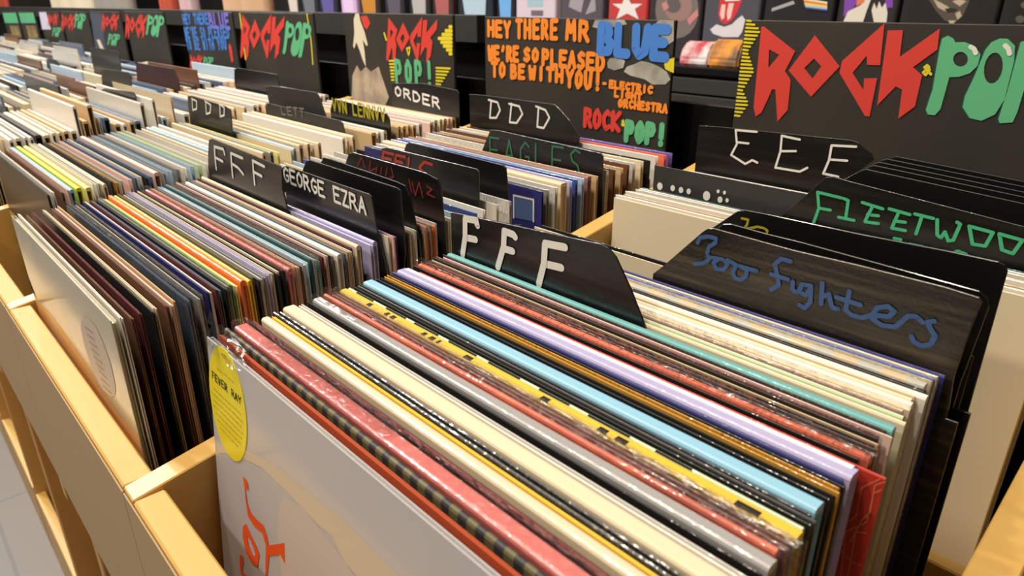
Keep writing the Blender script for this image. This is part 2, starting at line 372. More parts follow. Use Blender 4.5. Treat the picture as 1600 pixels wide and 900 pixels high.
# behind the card with the letters F
rowsA2 = [(.3068, .3094, 'cream', 'plain', False, False), (.3100, .3122, 'pale green', 'matt', False, False), (.3128, .3150, 'mauve', 'print', False, True), (.3158, .3192, 'beige', 'plain', False, False),
 (.3196, .3220, 'cream', 'matt', False, False), (.3225, .3268, 'white', 'plain', False, True), (.3274, .3308, 'cream', 'plain', False, False), (.3312, .3326, 'beige', 'matt', True, False),
 (.3332, .3378, 'white', 'matt', False, False), (.3384, .3404, 'charcoal', 'plain', True, False), (.3410, .3428, 'black', 'plain', True, False), (.3436, .3500, 'pale grey', 'plain', False, True),
 (.3508, .3530, 'cream', 'plain', True, False), (.3537, .3560, 'blue', 'plain', False, False), (.3567, .3600, 'cream', 'plain', True, False), (.3610, .3636, 'navy', 'plain', False, False)]

# the front record of the nearest bin: grey cover, orange script, yellow sticker, bag with a crumpled mouth
SEQ[('A', 1)] = 1
fr = empty('record_sleeve', (0, 0, 0), 'mauve grey record sleeve with yellow oval sticker at the front of the nearest bin', 'record', GRP[('A', 1)])
LEAN = -.10
y0r, z0r = .0865, HC - .4945
fr.location = (XA, y0r, z0r); fr.rotation_euler = (LEAN, 0, 0)
cb, ib = record_bms(LW, LW, .0036, True)
link('cover', cb, mat('grey_mauve_cover', (186, 184, 190), .42, .5, 'blotch', (194, 190, 192), .35), fr); link('inner_sleeve', ib, INNER, fr)
def on_cover(px, py):
    """pixel -> (x, z) on the leaning front cover"""
    d = ROT @ Vector((px - 800, py - 450, F_PX)); n = Vector((0, -math.cos(LEAN), -math.sin(LEAN)))
    p0 = Vector((XA, y0r, z0r)) - Vector((0, 0, HC)); t = p0.dot(n) / d.dot(n); q = d * t - p0
    return (q.x, q.z * math.cos(LEAN) - q.y * math.sin(LEAN))
oc = on_cover
bm = bmesh.new()
flat_poly(bm, [oc(*q) for q in [(340, 694), (362, 694), (380, 700), (430, 726), (480, 768), (530, 806), (580, 856), (620, 897), (650, 930), (620, 960), (585, 930), (540, 880), (520, 838), (495, 818), (450, 770), (408, 730), (366, 709), (342, 708)]], -.00012)
o = link('printed_art', bm, mat('cover_art_cream', (212, 194, 170), .45), fr); o['label'] = 'cream brush band across the grey cover'
bm = bmesh.new()
flat_poly(bm, [oc(*q) for q in [(446, 776), (470, 790), (496, 820), (520, 850), (555, 900), (590, 950), (560, 990), (470, 990), (440, 900), (434, 830), (438, 790)]], -.0002)
o = link('printed_art', bm, mat('cover_art_pinkish', (200, 186, 178), .45), fr); o['label'] = 'pinkish rounded shape printed on the cover'
bm = bmesh.new()
flat_poly(bm, [oc(*q) for q in [(380, 744), (386, 750), (389, 764), (384, 764), (387, 786), (392, 800), (402, 812), (412, 820), (418, 838), (420, 852), (445, 848), (446, 880), (438, 866), (421, 868), (418, 900), (415, 900), (416, 852), (410, 832), (398, 822), (388, 806), (384, 780), (383, 764)]], -.00028)
flat_poly(bm, [oc(*q) for q in [(380, 822), (385, 818), (390, 830), (400, 850), (406, 866), (403, 886), (394, 880), (384, 860), (380, 838)]], -.00028, [[oc(*q) for q in [(386, 836), (389, 852), (396, 868), (400, 868), (397, 856), (391, 842)]]])
flat_poly(bm, [oc(*q) for q in [(375, 866), (380, 868), (381, 880), (379, 890), (384, 898), (392, 903), (386, 903), (377, 896), (375, 882)]], -.00028)
o = link('script_lettering', bm, mat('cover_orange_script', (232, 84, 30), .45), fr); o['label'] = 'orange curling script on the grey cover'
sx, sz = oc(356, 632); s_l, s_r, s_t = oc(328, 610), oc(384, 652), oc(348, 562)
rx_, rz_ = .0262, .0355
bm = bmesh.new(); ring = ell(sx, sz, rx_, rz_, 0, 40)
plate_xz(bm, ring, -.00035, -.0001)
st = link('sticker', bm, mat('yellow_sticker', (240, 222, 30), .4, .3), fr); st['label'] = 'yellow oval sticker with dark print'
bm = bmesh.new()
write(bm, 'FEVER RAY', (sx - .021, sz + .009), (sx + .021, sz + .009), .0044, .0009, -.0004, .7)
o = link('sticker_print', bm, mat('sticker_black_print', (30, 30, 24), .6), st)
bm = bmesh.new()
for r_, (zz, hw) in enumerate([(.0025, .019), (-.0015, .023), (-.0055, .020), (-.0095, .022), (-.0135, .019), (-.0175, .017), (-.0215, .014), (.019, .012)]):
    xx = -hw
    while xx < hw:
        l = rnd.uniform(.0015, .005); ribbon(bm, [(sx + xx, sz + zz), (sx + min(xx + l, hw), sz + zz)], .0007, -.0004, 6); xx += l + .0016
o = link('sticker_print', bm, mat('sticker_faint_print', (176, 166, 34), .6), st)
bm = bmesh.new()   # loose mouth of the bag at the upper left corner
g = [[None] * 16 for _ in range(7)]
for i in range(7):
    for j in range(16):
        u, v = j / 15, i / 6
        g[i][j] = bm.verts.new((-.003 + u * .05 + rnd.uniform(-.001, .001), -.001 + v * .006 + rnd.uniform(-.0022, .0022), LW - .004 + v * (.015 * (1 - u) ** .7 + .003) + rnd.uniform(-.0018, .0018)))
for i in range(6):
    for j in range(15): bm.faces.new((g[i][j], g[i][j + 1], g[i + 1][j + 1], g[i + 1][j]))
o = link('clear_bag', bm, CRUMPLE, fr, smooth=True); o['label'] = 'crumpled clear plastic at the bag mouth'

fa = fill(('A', 1), XA, rowsA)
fa[0].location.z -= .004 - .0035
fill(('A', 1), XA, rowsA2)
# printed marks on a few of the spines
def find_record(y):
    return [o for o in COL.objects if o.name.startswith('record_sleeve') and o.parent is None and abs(o.location.y - y) < 1e-5 and abs(o.location.x - XA) < .014][0]
SPK = mat('spine_black_print', (28, 24, 22), .6)
def spine_marks(y, blocks, m, ya, yb):
    o = find_record(y)
    for (x0, x1) in blocks:
        b = bmesh.new(); box(b, x0, x1, ya, yb, LW - .0004, LW + .0002, 0); link('spine_mark', b, m, o)
spine_marks(.2050, [(.032, .036), (.052, .055), (.058, .062), (.09, .093), (.097, .101), (.104, .106), (.128, .134), (.186, .191), (.222, .227), (.232, .238), (.29, .3)], SPK, .0006, .0036)
spine_marks(.2126, [(.01, .03), (.045, .066), (.075, .098), (.108, .132), (.142, .166), (.18, .2), (.212, .236), (.25, .268)], SPK, .0002, .0011)
spine_marks(.2512, [(.002, .313)], mat('spine_white_line', (232, 232, 238), .5), .0056, .0086)
for y_, m_ in ((.3436, mat('sleeve_checked_edge', (206, 204, 192), .5, .3, 'blocks', (226, 206, 170), 2.6)), (.1290, mat('sleeve_plaid_edge', (98, 92, 58), .6, .1, 'blocks', (48, 46, 46), 6))):
    for c in find_record(y_).children:
        if c.name.startswith('cover'): c.data.materials[0] = m_
def crumple(o, x0, x1, ya, yb, height, seed):
    """loose wrinkled mouth of a clear bag along part of the top edge"""
    rs = random.Random(seed); n = int((x1 - x0) / .0035); b = bmesh.new(); rows = []
    for i in range(4):
        v = i / 3; row = []
        for j in range(n + 1):
            u = j / n; env = math.sin(math.pi * min(1, u * 1.6 + .02)) if u < .5 else 1
            row.append(b.verts.new((x0 + (x1 - x0) * u, ya + (yb - ya) * v + rs.uniform(-.0007, .0007), LW + .0008 + height * math.sin(math.pi * (.15 + .7 * v)) * (.35 + .65 * max(env, .2)) * rs.uniform(.45, 1))))
        rows.append(row)
    for i in range(3):
        for j in range(n): b.faces.new((rows[i][j], rows[i][j + 1], rows[i + 1][j + 1], rows[i + 1][j]))
    c = link('clear_bag_mouth', b, CRUMPLE, o, smooth=True); c['label'] = 'wrinkled shiny clear plastic along the top edge'
crumple(find_record(.2023), .13, .317, -.0006, .0017, .0026, 4)
crumple(find_record(.1336), .03, .16, -.0002, .0088, .0012, 6)
crumple(find_record(.1856), -.004, .05, .0002, .0068, .0030, 8)
crumple(find_record(.2694), .20, .317, -.0004, .0046, .0018, 9)
# the red sleeve standing a little proud at the right, with a fine line drawing on its cover
for o in list(COL.objects):
    if o.name.startswith('record_sleeve') and abs(o.location.y - .2640) < 1e-6 and o.parent is None:
        o.location.x = XA + .0105; o.location.z -= .0016; red = o
        o['label'] = 'red record sleeve with fine line drawing jutting out right in the nearest bin'
bm = bmesh.new()
lx, lz = red.location.x, red.location.z
def rl(px, py):
    x, z = P(px, py, .2640); return (x - lx, z - lz)
for pts in [[(1330, 845), (1347, 812), (1360, 800), (1368, 757), (1384, 752)], [(1325, 815), (1338, 805), (1348, 760), (1375, 748)], [(1314, 900), (1322, 830), (1355, 815), (1366, 770), (1378, 765)],
            [(1325, 900), (1338, 830), (1354, 832)], [(1311, 855), (1330, 875), (1345, 882)]]:
    ribbon(bm, [rl(*q) for q in pts], .0005, -.0003, 6)
link('line_drawing', bm, mat('pale_line_ink', (214, 120, 84), .5), red)

# ------------------------------------------------------------------ black divider cards
def card(x0, y, tab, label, letters=(), ink=None, mtl=None, wd=.002, base_h=.290, w_=LW, lean=0.0):
    """tab: world (x, z) points from its right foot up and over to its left foot; letters: functions that draw in world (x, z)"""
    zb = floor_z(y)
    o = empty('divider_card', (x0, y, zb), label, 'divider card', 'black divider cards')
    t = [(x - x0, z - zb) for x, z in tab]
    pts = [(0, .003), (.003, 0), (w_ - .003, 0), (w_, .003)]
    if t[0][0] < w_ - .004: pts += [(w_, base_h)]
    elif t[0][0] > w_: pts = [(0, .003), (.003, 0), (t[0][0] - .003, 0), (t[0][0], .003)]
    if t[0][1] > base_h and t[0][0] < w_ - .004: pts += [(t[0][0], base_h)]
    pts += t
    if t[-1][0] > .004: pts += [(t[-1][0], base_h), (0, base_h)]
    b = bmesh.new(); plate_xz(b, pts, 0, .0016)
    bmesh.ops.bevel(b, geom=[e for e in b.edges if abs(e.verts[0].co.y - e.verts[1].co.y) < 1e-6], offset=.0003, segments=1, affect='EDGES')
    link('card_board', b, mtl or BLACKP, o)
    if letters:
        b = bmesh.new()
        for f in letters: f(b, lambda px, py: (P(px, py, y)[0] - x0, P(px, py, y)[1] - zb))
        l = link('lettering', b, ink, o)
    return o
def strokes(wd, *lines, off=None):
    def f(b, q):
        for pts in lines: ribbon(b, [q(*p) for p in pts], wd, -.0006)
    return f
def words(text, a, bpt, hpx, wd, narrow=.66, slant=0):
    def f(b, q):
        pa, pb = q(*a), q(*bpt); h = q(a[0], a[1] - hpx)[1] - pa[1]
        write(b, text, pa, pb, h, wd, -.0006, narrow, slant)
    return f
def pp(Y, *pts): return [P(*q, Y) for q in pts]
zt = lambda y: HC - .183 + .04 * y          # height of the record tops
def tabx(xa, xb, ztop, slope=.012, r=.004):  # an ordinary tab, from its right foot to its left foot
    z0 = ztop - .055
    return [(xb, z0), (xb, ztop - r), (xb - r * .3, ztop - r * .3), (xb - r, ztop), (xa + slope + r, ztop), (xa + slope, ztop - r), (xa, ztop - .03), (xa, z0)]

card(XA - .003, .3046, pp(.3046, (1010, 520), (1003, 498), (985, 452), (962, 402), (950, 387), (938, 381), (703, 331)) + [(XA - .003, HC - .145), (XA - .003, HC - .19)],
     'black divider card with three big white letters F in the nearest bin',
     [strokes(.0052, [(747, 352), (745, 344), (728, 341), (728, 370), (724, 398)], [(729, 371), (744, 374)],
              [(806, 370), (803, 366), (789, 361), (788, 385), (779, 417)], [(788, 388), (802, 392)],
              [(884, 386), (853, 380), (851, 412), (843, 444)], [(853, 412), (878, 418)])], WHITE_INK)
foo = [[(1091, 379), (1095, 371), (1107, 369), (1120, 372), (1119, 379), (1109, 385), (1106, 395), (1109, 405), (1100, 411), (1086, 412)],
       [(1112, 402), (1130, 405), (1138, 412), (1132, 421), (1120, 420), (1116, 410), (1124, 404)], [(1138, 406), (1152, 414), (1146, 424), (1149, 434), (1158, 437), (1167, 431), (1168, 421), (1156, 415), (1183, 423)],
       [(1236, 408), (1222, 404), (1212, 412), (1215, 428), (1218, 445), (1206, 452)], [(1206, 428), (1232, 436)], [(1240, 440), (1239, 452), (1246, 457)],
       [(1268, 446), (1254, 444), (1249, 455), (1260, 461), (1268, 449), (1267, 472), (1258, 481), (1250, 476)], [(1286, 442), (1284, 474)], [(1285, 464), (1296, 459), (1301, 480), (1310, 482)],
       [(1328, 455), (1322, 484), (1332, 492), (1348, 496), (1364, 491)], [(1308, 464), (1345, 476)], [(1364, 491), (1372, 480), (1388, 478), (1398, 486), (1390, 494), (1372, 492), (1364, 498), (1380, 508), (1400, 510), (1412, 500), (1420, 493), (1432, 494), (1442, 503)],
       [(1460, 501), (1450, 503), (1455, 514), (1462, 524), (1456, 537), (1441, 540), (1428, 533), (1425, 525)]]
card(XA + .012, .3660, pp(.3660, (1482, 640), (1490, 590), (1517, 512), (1534, 472), (1530, 465), (1475, 448), (1340, 414), (1240, 391), (1200, 380), (1116, 357), (1106, 357), (1098, 362), (1038, 414), (1020, 428)),
     'black divider card with a blue handwritten script name, near the back of the nearest bin', [strokes(.0026, *foo)], BLUE_INK, mat('scuffed_black_plastic', (26, 23, 20), .3, .6, 'streak', (92, 80, 62), 1.3, bump=.5, bscale=400))
card(XA + .014, .3790, pp(.3790, (1500, 600), (1545, 480), (1543, 466), (1530, 455), (1400, 419), (1250, 378), (1200, 366), (1142, 350), (1130, 350), (1118, 358), (1085, 385)),
     'plain black divider card just behind the blue lettered card in the nearest bin', mtl=BLACKD)
record(XA + .004, .3860, .0022, 'cream', 'plain', 'cream record sleeve squeezed between the black cards at the back of the nearest bin', GRP[('A', 1)], True, inner=INNER)
record(XA + .006, .3925, .0022, 'black', 'plain', 'black record sleeve squeezed between the black cards at the back of the nearest bin', GRP[('A', 1)], True, inner=DARKIN)
card(XA + .010, .4040, pp(.4040, (1440, 900), (1574, 425), (1570, 414), (1560, 409), (1480, 392), (1340, 365), (1200, 335), (1164, 328), (1152, 330), (1098, 366)),
     'black divider card with a small yellow-green scribble, rearmost in the nearest bin', [strokes(.0016, [(1160, 341), (1170, 343), (1168, 351), (1163, 357), (1174, 356), (1184, 354), (1194, 356), (1200, 360), (1198, 368)])], YELLOW_INK, BLACKD)
# back bin of the nearest column
fleet = [[(1315, 309), (1278, 300), (1280, 325), (1271, 350)], [(1280, 325), (1298, 328)], [(1319, 310), (1326, 313), (1322, 341)], [(1311, 339), (1335, 344)], [(1380, 326), (1348, 316)], [(1364, 322), (1352, 346), (1373, 349)], [(1356, 335), (1373, 337)],
         [(1422, 335), (1390, 326)], [(1405, 331), (1394, 356), (1415, 360)], [(1398, 345), (1415, 347)], [(1430, 334), (1459, 341)], [(1441, 338), (1432, 365)], [(1465, 343), (1465, 367), (1471, 371), (1477, 362), (1482, 376), (1490, 375), (1501, 350), (1496, 347)],
         [(1515, 353), (1552, 363), (1540, 384), (1520, 381), (1515, 353)], [(1562, 365), (1598, 375), (1583, 396), (1566, 390), (1562, 365)], [(1612, 378), (1606, 402), (1632, 396), (1628, 384), (1612, 378)],
         [(1398, 372), (1408, 374), (1401, 385)], [(1422, 381), (1442, 385)], [(1452, 390), (1475, 394)], [(1485, 397), (1497, 392), (1510, 397), (1513, 402)]]
card(XA + .012, .5450, [(-.060, HC - .2), (-.060, HC - .146)] + pp(.5450, (1600, 354), (1450, 315), (1330, 284), (1302, 276), (1290, 277), (1262, 302), (1222, 336)),
     'black divider card with green block capitals in the nearest back bin', [strokes(.0024, *fleet)], GREEN_INK)
for (yy, lft, top, lb) in [(.5668, 1300, (1345, 263), 'first plain black divider card behind the green lettered card'), (.5900, 1318, (1358, 257), 'second plain black divider card behind the green lettered card'),
                       (.6058, 1330, (1366, 252), 'third plain black divider card behind the green lettered card'), (.6232, 1345, (1378, 247), 'fourth plain black divider card behind the green lettered card'),
                       (.6508, 1365, (1392, 243), 'fifth and rearmost plain black divider card behind the green lettered card')]:
    a = P(top[0], top[1], yy); c = P(lft, 290, yy)
    card(XA + .012, yy, [(-.062, HC - .2), (-.062, a[1] - .010), (-.066, a[1] - .008), (a[0] + .004, a[1]), (a[0], a[1] - .002), c],
         '' + lb, mtl=BLACKD)
card(XA - .002, .6300, pp(.6300, (1318, 282), (1340, 268), (1365, 250), (1362, 240), (1342, 223), (1330, 219), (1124, 198)) + [(XA - .002, HC - .116), (XA - .002, HC - .16)],
     'black divider card with three thin white letters E in the nearest back bin',
     [strokes(.0021, [(1183, 206), (1150, 203), (1152, 225), (1143, 242), (1165, 256), (1176, 250), (1184, 254)], [(1152, 222), (1170, 224)], [(1250, 218), (1222, 212), (1220, 236), (1212, 262)], [(1220, 236), (1244, 236)], [(1214, 262), (1250, 268), (1262, 262)],
              [(1338, 229), (1300, 227), (1296, 250), (1287, 271)], [(1296, 249), (1324, 251)], [(1287, 271), (1310, 276)])], WHITE_INK)
rowsA3 = [(.4910, .4950, 'cream', 'matt', True, False), (.4985, .5030, 'white', 'plain', True, False), (.5060, .5085, 'tan', 'plain', True, False), (.5130, .5170, 'white', 'plain', True, False), (.5195, .5220, 'beige', 'plain', True, False),
          (.5240, .5280, 'pale grey', 'gloss', True, False), (.5310, .5350, 'white', 'plain', True, False), (.5370, .5395, 'dark teal', 'plain', True, False)]
fill(('A', 2), XA, rowsA3, w_=.334)
SEQ[('A', 2)] += 1
z5 = .018
r5 = record(XA - .001, .5560, .0034, 'charcoal', 'plain', 'tall charcoal record sleeve with rounded white letter tops, nearest back bin', GRP[('A', 2)], True, dz=z5, inner=INNER)
b = bmesh.new()
for (cx, cy, rr) in [(1031, 291, 7.5), (1051, 294, 6), (1064, 297, 6), (1076, 299, 5.5), (1104, 306, 9), (1125, 312, 6), (1122, 299, 3.6), (1132, 301, 3.6), (1136, 313, 4)]:
    x, z = P(cx, cy, .5555); flat_poly(b, [(p[0] - r5.location.x, p[1] - r5.location.z) for p in ell(x, z, rr * .00042, rr * .00050, 0, 14)], -.0005)
link('cover_lettering', b, WHITE_INK, r5)
fill(('A', 2), XA, [(.5630, .5660, 'blue', 'art', True, False), (.5700, .5730, 'cream', 'plain', True, False), (.5780, .5810, 'salmon', 'art', True, False), (.5860, .5890, 'slate blue', 'plain', True, False), (.5930, .5970, 'orange', 'art', True, False),
                     (.6010, .6040, 'cream', 'matt', True, False), (.6090, .6120, 'pale blue', 'plain', True, False), (.6170, .6210, 'white', 'plain', True, False), (.6360, .6400, 'tan', 'print', True, False), (.6440, .6480, 'cream', 'matt', True, False), (.6540, .6580, 'white', 'plain', True, False),
                     (.6640, .6680, 'grey', 'plain', True, False), (.6740, .6770, 'cream', 'plain', True, False)])

# second column: front bin
XB = -.765
SEQ[('B', 1)] = 1
fb = empty('record_sleeve', (XB, .0830, floor_z(.083)), 'pale landscape record sleeve with grey text oval, frontmost in the second-nearest front bin', 'record', GRP[('B', 1)])
cb, ib = record_bms(LW, LW, .0036, True); link('cover', cb, mat('pale_landscape_cover', (196, 190, 172), .35, .6, 'blotch', (176, 172, 152), .5), fb); link('inner_sleeve', ib, INNER, fb)
def bq(px, py):
    x, z = P(px, py, .083); return (min(max(x - XB, .0005), LW - .0005), z - floor_z(.083))
bm = bmesh.new()
flat_poly(bm, [bq(*q) for q in [(18, 400), (40, 440), (58, 468), (82, 494), (100, 520), (132, 566), (160, 612), (190, 652), (222, 690), (232, 740)]] + [(LW - .0005, .12), (.0006, .12)], -.0001)
o = link('printed_art', bm, mat('cover_art_sunset', (236, 182, 112), .4, .5, 'blotch', (226, 200, 164), .6), fb); o['label'] = 'orange lower half of the landscape cover'
bm = bmesh.new(); flat_poly(bm, [bq(*q) for q in [(130, 494), (138, 496), (150, 510), (162, 536), (174, 570), (181, 604), (180, 618), (173, 620), (160, 608), (144, 576), (132, 540), (126, 508)]], -.0002)
o = link('sticker', bm, mat('grey_oval_label', (204, 190, 178), .4), fb); o['label'] = 'pale grey oval text label'
bm = bmesh.new()
for k in range(9): ribbon(bm, [bq(133 + k * 3.6, 510 + k * 11.5), bq(146 + k * 3.6, 520 + k * 11.8)], .0008, -.0003, 6)
link('label_print', bm, mat('grey_label_print', (150, 136, 128), .5), fb)
rowsB = [(.0880, .0900, 'white', 'plain', True, False), (.0940, .0958, 'brown', 'plain', True, False), (.0990, .1010, 'maroon', 'plain', True, True), (.1060, .1076, 'black', 'plain', True, False), (.1085, .1108, 'cream', 'plain', True, False),
         (.1150, .1170, 'brown', 'plain', True, False), (.1182, .1200, 'pale pink', 'plain', True, False), (.1208, .1222, 'tan', 'plain', True, False), (.1275, .1300, 'slate blue', 'gloss', True, True), (.1310, .1330, 'black', 'plain', True, False), (.1350, .1366, 'pale grey', 'plain', True, True), (.1376, .1392, 'charcoal', 'print', True, False),
         (.1420, .1438, 'navy', 'plain', True, False), (.1446, .1460, 'white', 'plain', True, False), (.1478, .1492, 'maroon', 'plain', True, False), (.1500, .1524, 'slate blue', 'plain', True, False), (.1534, .1548, 'black', 'plain', True, False), (.1556, .1576, 'grey', 'print', True, True), (.1584, .1606, 'green', 'print', True, False),
         (.1612, .1636, 'pale yellow', 'plain', True, False), (.1650, .1692, 'orange', 'plain', False, False), (.1700, .1728, 'yellow', 'plain', False, False), (.1740, .1756, 'olive', 'plain', True, False), (.1768, .1782, 'charcoal', 'plain', True, False), (.1792, .1806, 'pale grey', 'plain', True, False),
         (.1814, .1830, 'grey', 'plain', True, False), (.1840, .1876, 'lilac', 'gloss', True, True), (.1886, .1900, 'cream', 'plain', True, False), (.1910, .1924, 'black', 'plain', True, False), (.1934, .1952, 'cream', 'plain', True, False), (.1962, .1978, 'black', 'plain', True, False), (.1990, .2030, 'pink', 'print', False, True),
         (.2042, .2060, 'tan', 'plain', True, False), (.2072, .2090, 'pale pink', 'plain', True, False), (.2098, .2114, 'brown', 'plain', True, False), (.2130, .2176, 'pale blue', 'gloss', True, True), (.2188, .2204, 'dark teal', 'plain', True, False), (.2216, .2234, 'pale grey', 'plain', True, True), (.2246, .2264, 'teal', 'print', True, False),
         (.2280, .2296, 'maroon', 'plain', True, False), (.2310, .2330, 'pale pink', 'plain', True, False), (.2342, .2358, 'charcoal', 'print', True, False), (.2370, .2386, 'grey', 'plain', True, False), (.2398, .2440, 'white', 'plain', False, True), (.2452, .2468, 'slate blue', 'print', True, False), (.2480, .2498, 'tan', 'plain', True, False), (.2510, .2530, 'pale grey', 'plain', True, False),
         (.2545, .2560, 'maroon', 'plain', True, False), (.2570, .2606, 'cream', 'plain', False, False), (.2620, .2636, 'black', 'plain', True, False)]
fill(('B', 1), XB, rowsB)
card(XB - .001, .2652, pp(.2652, (446, 315), (441, 296), (440, 264), (436, 259), (330, 217)) + pp(.2652, (326, 219), (325, 240)) + [P(325, 262, .2652)],
     'black divider card with three looped white letters F in the second-nearest front bin',
     [strokes(.0030, [(352, 241), (350, 233), (336, 229), (337, 246), (339, 264)], [(338, 246), (349, 252)], [(380, 247), (362, 239), (363, 256), (365, 277)], [(364, 256), (373, 262), (381, 272)], [(414, 260), (396, 251), (397, 268), (399, 288)], [(397, 268), (410, 275)])], WHITE_INK)
fill(('B', 1), XB, [(.2684, .2714, 'lilac', 'plain', True, False), (.2732, .2770, 'lilac', 'gloss', False, False)])
card(XB + .003, .2830, [(-.449, HC - .2)] + pp(.2830, (590, 366), (580, 307), (576, 303), (446, 259), (441, 262), (440, 285), (446, 300)), 'black divider card with white block capitals in the second-nearest front bin',
     [words('GEORGE EZRA', (444, 281), (574, 335), 20, .0026, .74)], WHITE_INK)
fill(('B', 1), XB, [(.2880, .2896, 'white', 'plain', True, False), (.2910, .2926, 'pale pink', 'plain', True, False), (.2940, .2960, 'purple', 'plain', True, False)])
card(XB + .003, .2985, [(-.447, HC - .2)] + pp(.2985, (633, 395), (625, 297), (620, 293), (484, 250), (478, 252), (474, 262), (470, 275)), 'plain black divider card just behind the white lettered card in the second-nearest front bin', mtl=BLACKD)
fill(('B', 1), XB, [(.3030, .3050, 'black', 'plain', True, False), (.3066, .3082, 'beige', 'plain', True, False), (.3094, .3110, 'cream', 'plain', True, False), (.3120, .3136, 'white', 'plain', True, False)])
card(XB + .003, .3150, [(-.446, HC - .2)] + pp(.3150, (655, 380), (640, 306), (633, 290), (620, 284), (515, 248), (505, 246), (500, 256), (498, 268)), 'black divider card with a rounded corner, third black card of the second-nearest front bin', mtl=BLACKD)
fill(('B', 1), XB, [(.3190, .3210, 'black', 'plain', True, False), (.3225, .3245, 'beige', 'plain', True, False), (.3260, .3276, 'salmon', 'plain', True, False), (.3288, .3304, 'grey', 'plain', True, False), (.3316, .3340, 'orange', 'plain', True, False), (.3352, .3368, 'pale grey', 'plain', True, False)])
card(XB + .003, .3410, [(-.445, HC - .215)] + pp(.3410, (698, 400), (689, 295), (683, 280), (665, 270), (552, 238), (545, 240), (541, 250), (538, 262)), 'black divider card with dim red handwriting in the second-nearest front bin',
     [strokes(.0016, [(560, 258), (566, 246), (572, 262)], [(580, 252), (578, 268), (590, 262), (588, 274)], [(597, 262), (595, 280)], [(606, 262), (602, 282), (616, 276), (612, 262)], [(645, 285), (650, 305), (656, 285), (662, 308)], [(668, 290), (676, 296), (668, 302), (680, 308)], [(640, 280), (644, 300)])], mat('dim_red_ink', (120, 40, 40), .5))
fill(('B', 1), XB, [(.3470, .3500, 'white', 'plain', True, False), (.3540, .3570, 'cream', 'plain', True, False), (.3640, .3670, 'pale blue', 'plain', True, False), (.3760, .3790, 'blue', 'art', True, False), (.3870, .3900, 'white', 'plain', True, False)])
card(XB + .003, .3980, [(-.466, HC - .195)] + pp(.3980, (748, 332), (748, 268), (745, 264), (604, 230), (596, 232), (592, 246), (590, 260)), 'black divider card with faded red capital letters in the second-nearest front bin',
     [strokes(.0030, [(616, 241), (600, 237), (598, 254)], [(598, 246), (612, 249)], [(634, 245), (620, 242), (618, 260), (632, 264)], [(618, 251), (630, 254)], [(640, 247), (638, 266)], [(676, 257), (664, 253), (656, 262), (664, 270)])], RED_INK)
fill(('B', 1), XB, [(.4060, .4090, 'white', 'plain', True, False), (.4180, .4210, 'pale grey', 'print', True, False)])
card(XB + .003, .4330, [(-.474, HC - .2)] + pp(.4330, (797, 340), (790, 262), (786, 258), (640, 222), (634, 226), (630, 240)), 'plain black divider card at the very back of the second-nearest front bin', mtl=BLACKD)
# second column: back bin
rb = record(XB, .4630, .0030, 'navy', 'plain', 'blue record sleeve with white framed cover, frontmost in the second-nearest back bin', GRP[('B', 2)], True, inner=INNER); SEQ[('B', 2)] = 1
b = bmesh.new()
def q2(px, py): x, z = P(px, py, .463); return (x - XB, z - rb.location.z)
ribbon(b, [q2(803, 340), q2(803, 305), q2(834, 312), q2(834, 346)], .002, -.0004)
link('cover_frame', b, WHITE_INK, rb)
b = bmesh.new(); flat_poly(b, [q2(804, 340), q2(804, 306), q2(833, 313), q2(833, 346)], -.0003); link('cover_picture', b, mat('slate_cover_picture', (84, 104, 150), .5), rb)
fill(('B', 2), XB, [(.4700, .4740, 'grey', 'plain', True, False), (.4790, .4830, 'pale grey', 'plain', True, False), (.4900, .4990, 'cream', 'plain', False, False), (.5040, .5080, 'lilac', 'plain', True, False), (.5130, .5170, 'blue', 'art', True, False), (.5220, .5260, 'pale blue', 'plain', True, False), (.5310, .5370, 'mauve', 'plain', False, False), (.5420, .5450, 'tan', 'plain', True, False)])
card(XB + .003, .5530, [(-.448, HC - .205)] + pp(.5530, (941, 335), (942, 244), (938, 239), (775, 203), (766, 203), (757, 225), (748, 248)), 'black divider card with thin green capitals in the second-nearest back bin',
     [words('EAGLES', (763, 252), (913, 279), 38, .0024, .62)], mat('dull_green_ink', (52, 112, 84), .5))
fill(('B', 2), XB, [(.5600, .5640, 'white', 'print', True, False), (.5720, .5760, 'brown', 'plain', True, False), (.5830, .5870, 'tan', 'plain', True, False), (.5950, .5990, 'brown', 'plain', True, False), (.6070, .6120, 'pale grey', 'plain', True, False), (.6190, .6240, 'cream', 'plain', True, False), (.6300, .6330, 'black', 'plain', True, False)])
card(XB - .002, .6400, pp(.6400, (905, 212), (890, 188), (872, 168), (866, 163), (757, 149)) + [(XB - .002, HC - .118), (XB - .002, HC - .16)], 'black divider card with three white letters D in the second-nearest back bin',
     [strokes(.0027, [(768, 158), (766, 184), (776, 184), (782, 172), (778, 160), (764, 156)], [(800, 162), (797, 191), (808, 192), (817, 178), (812, 166), (796, 162)], [(842, 168), (840, 198), (850, 200), (859, 184), (853, 172), (838, 166)])], WHITE_INK)
fill(('B', 2), XB, [(.6470, .6520, 'white', 'plain', True, False), (.6580, .6620, 'salmon', 'plain', True, False), (.6680, .6760, 'violet', 'art', True, False)])

